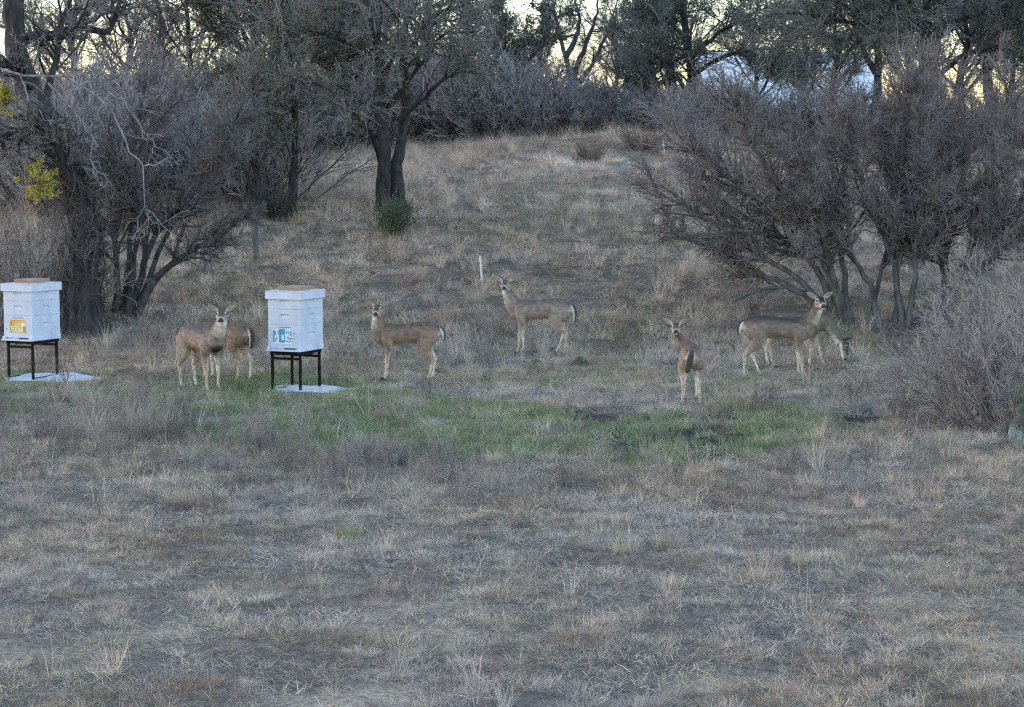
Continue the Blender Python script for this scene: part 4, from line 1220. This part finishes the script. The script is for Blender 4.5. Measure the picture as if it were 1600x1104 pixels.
# background oaks behind the right shrubs
oak('live_oak', 'dense dark live oak whose low crown hangs over the pale knoll', [[(1075, 230, 50), (1077, 180, 50), (1080, 110, 50), (1070, 40, 50), (1060, -60, 50)], [(1046, 232, 50.5), (1048, 180, 50.5), (1050, 130, 50.5), (1040, 60, 50.5), (1030, -20, 50.5)]],
    [[(1076, 150, 50), (1050, 110, 49.5), (1030, 90, 49), (1010, 75, 48.5)], [(1078, 120, 50), (1120, 95, 49.5), (1170, 80, 49), (1220, 75, 48.5)],
     [(1070, 60, 50), (1040, 30, 49.5), (1010, 10, 49)], [(1078, 90, 50), (1140, 40, 50), (1200, 10, 50)], [(1050, 130, 50.5), (1025, 130, 50), (1005, 140, 49.5)]],
    ro, .17, (16, 10, 8), 36000, ratio=(.55, .62, .65), leaf_size=.062)
oak('live_oak', 'large dark live oak crown spreading above the bare right shrubs', [[(1440, 240, 44), (1442, 150, 44), (1446, 60, 44), (1450, -60, 44)]],
    [[(1444, 90, 44), (1380, 50, 43.5), (1310, 30, 43), (1230, 20, 42.5)], [(1446, 70, 44), (1500, 30, 43.5), (1570, 10, 43), (1640, 0, 43)],
     [(1442, 140, 44), (1490, 100, 43.5), (1550, 70, 43), (1620, 60, 43)], [(1444, 50, 44), (1380, 0, 44), (1300, -30, 44)], [(1444, 40, 44), (1400, -10, 43), (1340, 70, 42.5)]],
    ro, .18, (16, 10, 8), 38000, ratio=(.55, .62, .65), leaf_size=.062)
# bare trees against the sky
def bare(label, trunks, limbs, r0, counts=(10, 8, 6), ratio=(.45, .5, .5), leaves=0, seed=1, tw=.006, name='bare_tree', group=None):
    return oak(name, label, trunks, limbs, np.random.default_rng(seed), r0, counts, leaves, .7, .05, ratio, 'tree', group, .6, (.075, .07, .07), tw, .08)
bare('bare tree forking into dark limbs against the brightest gap of sky', [[(896, 225, 60), (895, 150, 60), (896, 120, 60)]],
     [[(895, 140, 60), (882, 80, 60), (868, 30, 60), (862, -20, 60)], [(895, 130, 60), (912, 80, 60), (930, 30, 60), (938, -30, 60)], [(897, 135, 60), (920, 110, 60), (945, 60, 60), (965, 0, 60)], [(884, 90, 60), (905, 40, 60), (895, -20, 60)]], .15, (6, 5, 4), (.3, .45, .5), seed=5)
bare('crooked dark tree rising out of the thicket with a long leaning limb', [[(772, 225, 50), (770, 190, 50), (776, 165, 50)]],
     [[(770, 185, 50), (745, 150, 50), (715, 130, 50), (690, 125, 50)], [(774, 170, 50), (795, 140, 50), (820, 105, 50), (852, 60, 50), (870, 20, 50)], [(776, 165, 50), (770, 110, 50), (790, 60, 50), (780, 0, 50)]], .12, (12, 9, 6), (.4, .5, .5), 9000, seed=6)
# far rows: copies of four tree meshes (two bare, two small-leaved)
TP = []
for k in range(4):
    rp = np.random.default_rng(600 + k); leafy = k >= 2
    tr = sub([(0, 0, -.15), (.08, 0, 1.0), (-.05, .05, 2.0), (.12, -.05, 3.2), (.0, .1, 4.4), (.1, .0, 5.6)], rp, 25, .03)
    tr = tr[np.round(np.linspace(0, len(tr) - 1, 13)).astype(int)]; TRr = radii(13, .13, .035, rp, .06, .05)
    lb, lr = grow(rp, tr[None], TRr[None], 9, .25, .95, (.85, .2), .5, 13, .10, .10, .6, .3, .45)
    A = np.concatenate([tr[None], lb]); B_ = np.concatenate([TRr[None], lr])
    P1, R1 = grow(rp, A, B_, 12, .3, 1, (.75, .3), .45, 6, .18, .05, .5, .4, .3)
    P2, R2 = grow(rp, P1, R1, 9, .15, 1, (.6, .3), .55, 4, .2, .03, .55, .5, .3)
    P3, R3 = grow(rp, P2, R2, 6, .15, 1, (.6, .3), .65, 2, .2, 0, .6, .6, .3)
    t_me = colmesh('trunk', [(tr[None], TRr[None], 10, OAK_B)], M_BARK, (0, 0, 0), True, rp)
    l_me = colmesh('limbs', [(lb, lr, 7, OAK_B)], M_BARK, (0, 0, 0), True, rp)
    c_me = colmesh('crown', [(P1, R1, 5, OAK_B), (P2, np.maximum(R2, .007), 3, OAK_T), (P3, np.maximum(R3, .0055), 3, OAK_T)], M_TWIG, (0, 0, 0), False, rp, cvar=.3)
    f_me = leafmesh('leaves', rp, pick(P3, rp, 27000, .1) + rp.normal(0, .07, (27000, 3)), .075, L0, L1, (0, 0, 0)) if leafy else None
    TP.append((t_me, l_me, c_me, f_me))
rf_ = np.random.default_rng(700)
FAR = [(1180, 62, 0, .8), (1300, 64, 1, .85), (1500, 46, 1, .8), (1580, 60, 0, 1.0), (1020, 62, 1, .9), (730, 66, 0, .9), (850, 66, 1, .85), (960, 68, 0, .9), (120, 60, 0, 1.0), (200, 64, 1, 1.0), (300, 50, 0, .8), (400, 45, 2, .95), (470, 50, 1, 1.1), (530, 47, 2, .9), (-70, 48, 1, 1.1), (600, 58, 0, 1.1), (670, 56, 1, .95),
       (790, 62, 0, .8), (1370, 52, 1, 1.0), (1460, 56, 2, 1.2), (1255, 66, 1, .9),
       (1540, 50, 3, 1.1), (1620, 48, 2, 1.1), (1690, 55, 3, 1.2), (250, 62, 1, .9), (440, 62, 0, 1.3), (560, 66, 1, 1.1), (-130, 60, 2, 1.2), (1420, 70, 0, 1.3)]
for (x, d, k, sc_) in FAR:
    p = at(x, 240, d); z = float(ground(p[0], d))
    r = empty('bare_tree' if k < 2 else 'small_leaved_tree', (p[0], d, z), rf_.uniform(0, 6.28)); r.scale = (sc_, sc_, sc_ * rf_.uniform(.9, 1.1))
    t_me, l_me, c_me, f_me = TP[k]
    link('trunk', t_me, r); link('limbs', l_me, r); c_ = link('crown', c_me, r)
    if f_me: link('leaves', f_me, c_)
    zone = 'beyond the old leaning tree' if x < 360 else 'beyond the twin-trunked oak' if x < 720 else 'beyond the pale knoll' if x < 1080 else 'beyond the bare shrub clump'
    tag(r, ('bare grey tree in the far row ' if k < 2 else 'dark small-leaved evergreen tree in the far row ') + zone, 'tree', ('bare' if k < 2 else 'evergreen') + ' far trees ' + zone)

# thicket: copies of three bare bush meshes
protos = []
for k in range(3):
    rp = np.random.default_rng(400 + k)
    n = 60
    a = rp.uniform(0, 6.28, n); r = np.sqrt(rp.random(n))
    P = np.zeros((n, 6, 3)); P[:, 0] = np.stack([np.cos(a) * r * .9, np.sin(a) * r * .9, 0 * a - .1], 1)
    dr = unit(np.stack([np.cos(a) * r * .6, np.sin(a) * r * .6, np.ones(n)], 1) + rp.normal(0, .2, (n, 3))); Ln = 2.6 * rp.uniform(.6, 1.1, n) * (1 - .3 * r)
    for j in range(1, 6):
        P[:, j] = P[:, j - 1] + dr * (Ln / 5)[:, None]; dr = unit(dr + rp.normal(0, .13, (n, 3)))
    R = np.linspace(1, .4, 6)[None] * (.016 * rp.uniform(.6, 1.4, n))[:, None]
    P2, R2 = grow(rp, P, R, 9, .12, 1, (.5, .2), .36, 5, .16, .05, .5, .6, .3)
    P3, R3 = grow(rp, P2, R2, 6, .1, 1, (.55, .25), .5, 3, .2, .03, .7, .7)
    st = colmesh('stems', [(P, R, 4, (.10, .09, .09))], M_BARK, (0, 0, 0), False, rp)
    tw_ = colmesh('twigs', [(P2, np.maximum(R2, .007), 3, (.30, .275, .265)), (P3, np.maximum(R3, .0055), 3, (.34, .31, .30))], M_TWIG, (0, 0, 0), False, rp, cvar=.35)
    protos.append((st, tw_))
rk = np.random.default_rng(500)
TH = []
for x in np.arange(600, 1080, 34): TH.append((x + rk.normal(0, 8), 48 + rk.uniform(-1, 2.5), rk.uniform(.75, 1.05) * (1 if x < 840 else .72)))
for x in np.arange(620, 1100, 45): TH.append((x + rk.normal(0, 8), 53 + rk.uniform(-1, 2), rk.uniform(.95, 1.2) * (1 if x < 840 else .68)))
for x in np.arange(-40, 620, 48): TH.append((x + rk.normal(0, 8), 46 + rk.uniform(-1, 3), rk.uniform(.7, 1.0)))
for x in np.arange(-60, 640, 60): TH.append((x + rk.normal(0, 8), 52 + rk.uniform(-1, 3), rk.uniform(.85, 1.15)))
for x in np.arange(1080, 1700, 48): TH.append((x + rk.normal(0, 8), 47 + rk.uniform(-2, 3), rk.uniform(.55, .75)))
for x in np.arange(60, 420, 50): TH.append((x + rk.normal(0, 8), 36 + rk.uniform(-1, 2.5), rk.uniform(.7, 1.0)))
for (x, d, s) in TH:
    p = at(x, 240, d); z = float(ground(p[0], d))
    r = empty('thicket_bush', (p[0], d, z), rk.uniform(0, 6.28)); r.scale = (s * 1.1, s * 1.1, s)
    st, tw_ = protos[rk.integers(0, 3)]
    link('stems', st, r); link('twigs', tw_, r)
    zone = 'close behind the dark left shrub' if d < 42 else 'behind the old leaning tree' if x < 360 else 'behind the twin-trunked oak' if x < 720 else 'behind the pale knoll' if x < 1080 else 'behind the bare shrub clump'
    tag(r, 'bare grey bush of the dense thicket ' + zone, 'bush', 'thicket bushes ' + zone)

# green bush at the oak's foot, reddish brush piles on the knoll
def small_bush(name, label, px, py, w, h, n, leaves, twc, c0, c1, cat='bush', seed=1, size=.04):
    rng = np.random.default_rng(seed)
    b0 = on_ground(px, py); root = empty(name, b0)
    P = np.zeros((n, 5, 3)); a = rng.uniform(0, 6.28, n)
    dr = unit(np.stack([np.cos(a) * w, np.sin(a) * w, h * rng.uniform(.2, 2.2, n)], 1))
    P[:, 0] = b0 + np.stack([np.cos(a) * .06, np.sin(a) * .06, 0 * a - .03], 1)
    L_ = math.hypot(w, h) * rng.uniform(.4, 1.1, n)
    for k in range(1, 5):
        P[:, k] = P[:, k - 1] + dr * (L_ / 4)[:, None]; dr = unit(dr + rng.normal(0, .12, (n, 3)))
    R = np.full((n, 5), .005)
    P2, R2 = grow(rng, P, R, 8, .2, 1, (.6, .2), .4, 4, .2, .03, .8, .6)
    link('stems', colmesh('stems', [(P, R, 4, twc), (P2, np.maximum(R2, .0035), 3, twc)], M_TWIG, b0, False, rng), root)
    if leaves: link('leaves', leafmesh('leaves', rng, pick(P2, rng, leaves, 0) + rng.normal(0, .03, (leaves, 3)), size, c0, c1, b0), root)
    tag(root, label, cat)
small_bush('evergreen_bush', 'low dark green bush at the foot of the twin-trunked oak', 615, 372, .25, .66, 60, 2800, (.13, .12, .09), (.055, .095, .045), (.13, .18, .095), seed=3)
small_bush('brush_pile', 'rounded heap of reddish brown brush on the pale knoll', 922, 250, .32, .34, 90, 0, (.26, .20, .16), None, None, 'brush', 4)
small_bush('brush_pile', 'reddish brown brush under the dark live oak beside the knoll', 1000, 238, .55, .48, 110, 0, (.22, .17, .135), None, None, 'brush', 5)
small_bush('seedling_bush', 'small dark seedling bush below the slender tree trunk', 425, 345, .4, .5, 60, 1500, (.09, .085, .08), (.03, .04, .03), (.07, .08, .06), seed=6)

# individual dry clumps that stand out of the green
def clump(px, py, h, n, col, label, seed, group=None):
    rng = np.random.default_rng(seed); b0 = on_ground(px, py)
    v, q, t, c = blades(rng, n, .09, h * .45, h, .35, .14, .005, .35, 4)
    o = link('grass_clump', mesh_np('grass_clump', v, q, t, cols=c * np.array(col)[None], mat=M_LEAF)); o.location = [float(k) for k in b0]
    tag(o, label, 'grass clump', group)
clump(602, 655, .30, 130, (.34, .25, .20), 'reddish dry grass clump standing alone in the green grass', 31)
clump(740, 600, .30, 140, (.44, .37, .27), 'tan dry grass clump standing above the green edge near the reddish deer', 32)
clump(420, 705, .34, 220, (.23, .20, .20), 'dark dry clump below the blue-labelled hive', 33)
clump(240, 690, .42, 240, (.36, .30, .24), 'tall tan and brown grass clump below the pair of overlapping deer', 34)
clump(150, 655, .46, 260, (.38, .33, .28), 'wide tan grass clump below the yellow-labelled hive', 35)
clump(745, 478, .46, 180, (.46, .40, .31), 'tall straw clump at the foot of the white stake', 36)
clump(180, 1040, .24, 26, (.58, .48, .34), 'a few pale tall stalks on the bare foreground', 37)
clump(545, 838, .16, 120, (.26, .29, .14), 'olive green grass tuft in the dry field', 38)
clump(620, 1010, .16, 90, (.55, .47, .34), 'bright straw tuft on bare foreground soil', 39)
clump(1300, 712, .2, 120, (.50, .42, .30), 'straw clump at the edge of the green hollow', 40)
clump(1470, 700, .26, 180, (.48, .41, .32), 'straw clump in front of the tangled grey brush', 41)

rc = np.random.default_rng(900)
for k in range(12):
    clump(rc.uniform(95, 275), rc.uniform(630, 690), rc.uniform(.28, .46), 190, np.array([.44, .38, .30]) * rc.uniform(.75, 1.15), 'tan bunch grass clump in the weedy strip below the yellow-labelled hive', 910 + k, 'bunch grass clumps below the yellow-labelled hive')
for k in range(5):
    clump(rc.uniform(330, 620), rc.uniform(700, 740), rc.uniform(.22, .34), 190, np.array([.29, .255, .25]) * rc.uniform(.8, 1.15), 'dark grey weed clump along the lower edge of the green hollow', 930 + k, 'dark weed clumps along the green hollow')
for k in range(8):
    clump(rc.uniform(60, 1540), rc.uniform(800, 1060), rc.uniform(.12, .22), 110, np.array([.52, .44, .33]) * rc.uniform(.7, 1.0), 'small pale straw tuft in the open dry field', 950 + k, 'straw tufts in the dry field')

# ------------------------------------------------------------------ small things
def stake(px, py, h, lean, label, r=.016):
    b = on_ground(px, py); root = empty('stake', b)
    mb = MB(); n = 6
    mb.bar((0, 0, -.05), (lean, 0, h), r, 8); mb.build('shaft', M_STAKE, root, False)
    mb = MB(); mb.bar((lean, 0, h + .0005), (lean * 1.02, 0, h + .012), r * .8, 8); mb.build('cap', M_STAKE, root)
    tag(root, label, 'stake')
stake(754, 447, .44, -.035, 'thin white stake standing in dry grass behind the deer highest on the slope')
stake(1038, 240, .26, -.03, 'short white stake at the edge of the pale knoll', .022)

def post():
    b = on_ground(400, 412); root = empty('wooden_post', b); rng = np.random.default_rng(2)
    P = np.array([b + np.array([.02 - .06 * t, 0, -.1 + .87 * t]) for t in np.linspace(0, 1, 9)])
    v, q = tubes(P[None], radii(9, .056, .050, rng, .04)[None], 12)
    t = [[96 + 0 * i + 0, 96 + i + 1 - 0, 96 + (i + 2)] for i in range(0, 10)]
    t = [[96, 96 + i + 1, 96 + i + 2] for i in range(10)]
    me = mesh_np('post', v - b[None], q, t, smooth=False, mat=M_POST); link('post', me, root)
    tag(root, 'grey weathered wooden post standing in the dry grass below the slender trunk', 'post')
post()

def rock(px, py, s, label, seed, flat=.6):
    import bmesh
    rng = np.random.default_rng(seed); b = on_ground(px, py)
    bm = bmesh.new(); bmesh.ops.create_icosphere(bm, subdivisions=3, radius=1)
    for w in bm.verts:
        k = 1 + .25 * (fbm(np.array([w.co.x * 1.5 + seed]), np.array([w.co.y * 1.5 + w.co.z * 2]), seed)[0] - .5) * 2
        w.co = Vector((w.co.x * s * 1.2 * k, w.co.y * s * k, w.co.z * s * flat * k + s * flat * .5))
    me = bpy.data.meshes.new('rock'); bm.to_mesh(me); bm.free(); me.materials.append(M_ROCK)
    o = link('rock', me); o.location = [float(v) for v in b]; tag(o, label, 'rock')
rock(890, 262, .09, 'small white rock on the pale knoll beside the brush heap', 1, .9)
rock(480, 334, .14, 'flat pale stone in the grass beside the slender trunk', 2, .25)

def cactus(px, py, pads, label, mat, sc=1.0):
    import bmesh
    b = on_ground(px, py); root = empty('prickly_pear', b)
    rng = np.random.default_rng(int(px))
    for (x, y, z, w, h, yaw, tilt, mt) in pads:
        bm = bmesh.new(); bmesh.ops.create_uvsphere(bm, u_segments=16, v_segments=12, radius=1)
        M_ = Matrix.Translation((x * sc, y * sc, z * sc)) @ Matrix.Rotation(yaw, 4, 'Z') @ Matrix.Rotation(tilt, 4, 'Y') @ Matrix.Translation((0, 0, h * sc))
        for w_ in bm.verts:
            f = (w_.co.z + 1) / 2
            w_.co = M_ @ Vector((w_.co.x * w * sc * (.72 + .33 * f), w_.co.y * .022 * sc * (1.2 - .4 * f), w_.co.z * h * sc))
        me = bpy.data.meshes.new('pad'); bm.to_mesh(me); bm.free(); me.materials.append(mt)
        me.polygons.foreach_set('use_smooth', np.ones(len(me.polygons), bool))
        pd = link('pad', me, root)
        mb = MB()
        for _ in range(26):
            a = rng.uniform(-.8, .8); c = rng.uniform(-.85, .85); sg = rng.choice([-1, 1])
            if a * a + c * c > .8: continue
            p0 = M_ @ Vector((a * w * sc * .9, sg * .018 * sc, c * h * sc)); p1 = M_ @ Vector((a * w * sc * .9 + rng.normal(0, .01), sg * .045 * sc, c * h * sc + rng.normal(0, .012)))
            mb.bar(p0, p1, .0011, 3)
        if mb.v: mb.build('spines', M_SPINE, pd)
    tag(root, label, 'cactus')
G_, PL = M_CACTUS, M_CACTUS2
cactus(1594, 702, [(0, 0, 0, .085, .10, .2, 0, G_), (.03, .02, .17, .10, .13, -.2, .15, G_), (-.03, -.02, .02, .05, .10, .3, -.35, PL), (-.02, -.05, .0, .055, .09, -.4, -.1, PL),
                   (.12, .0, .02, .08, .11, .5, .5, G_), (.13, .03, .20, .09, .11, .1, .3, G_), (.05, .05, .36, .08, .10, .4, -.1, G_), (-.06, .06, .1, .07, .10, .9, -.5, G_)], 'green prickly pear cactus with pale lower pads beside the tangled grey brush', M_CACTUS)
cactus(905, 570, [(0, 0, -.01, .055, .065, .2, .05, G_), (.05, .02, -.02, .045, .05, -.5, .5, G_), (-.04, .02, -.02, .04, .045, .6, -.5, G_)], 'small prickly pear in the grass downhill of the deer highest on the slope', M_CACTUS)
cactus(838, 568, [(0, 0, -.02, .045, .045, .1, .1, G_), (.03, .01, -.02, .035, .035, .6, .6, G_)], 'tiny prickly pear pads below the hooves of the deer highest on the slope', M_CACTUS)

# pale-roofed building far behind the right trees
def building():
    c = at(1225, 240, 105); z0 = float(ground(c[0], 105)); root = empty('house', (c[0], 105, z0), rad(3))
    Wd, Dp = 4.6, 4.0
    eave = at(1230, 182, 101)[2] - z0; ridge = at(1230, 84, 105)[2] - z0
    mb = MB(); mb.box(-Wd + .3, Wd - .3, -Dp + .4, Dp - .4, -.3, eave); mb.build('wall', M_WALL, root)
    n = 24
    for sgn in (-1, 1):
        rf = MB()
        rf.add([(-Wd, sgn * Dp, eave), (Wd, sgn * Dp, eave), (Wd, 0, ridge), (-Wd, 0, ridge), (-Wd, sgn * Dp, eave + .08), (Wd, sgn * Dp, eave + .08), (Wd, 0, ridge + .08), (-Wd, 0, ridge + .08)],
               [(0, 1, 2, 3), (4, 5, 6, 7), (0, 1, 5, 4), (1, 2, 6, 5), (2, 3, 7, 6), (3, 0, 4, 7)])
        ro_ = rf.build('roof', M_ROOF, root)
        for k in range(n):
            x = -Wd + (k + .5) * 2 * Wd / n
            sb = MB(); sb.bar((x, sgn * Dp, eave + .10), (x, 0, ridge + .10), .03, 4); sb.build('seam', M_ROOF, ro_)
    for sx in (-1, 1):
        gb = MB(); x = sx * (Wd - .32); gb.add([(x, -Dp + .42, eave + .001), (x, Dp - .42, eave + .001), (x, 0, ridge - .2)], [(0, 1, 2)]); gb.build('gable', M_WALL, root)
    for x in (-3.4, -1.5, 3.0):
        w = MB(); w.box(x - .5, x + .5, -Dp + .37, -Dp + .40, 1.0, 2.1); wo_ = w.build('window', M_WHITE, root)
        w = MB(); w.box(x - .43, x + .43, -Dp + .36, -Dp + .369, 1.07, 2.03); w.build('pane', M_GLASS, wo_)
    w = MB(); w.box(.3, 1.2, -Dp + .36, -Dp + .40, -.1, 2.0); w.build('door', M_WOOD, root)
    tag(root, 'house with pale metal roof glimpsed through the right trees', 'house')
building()
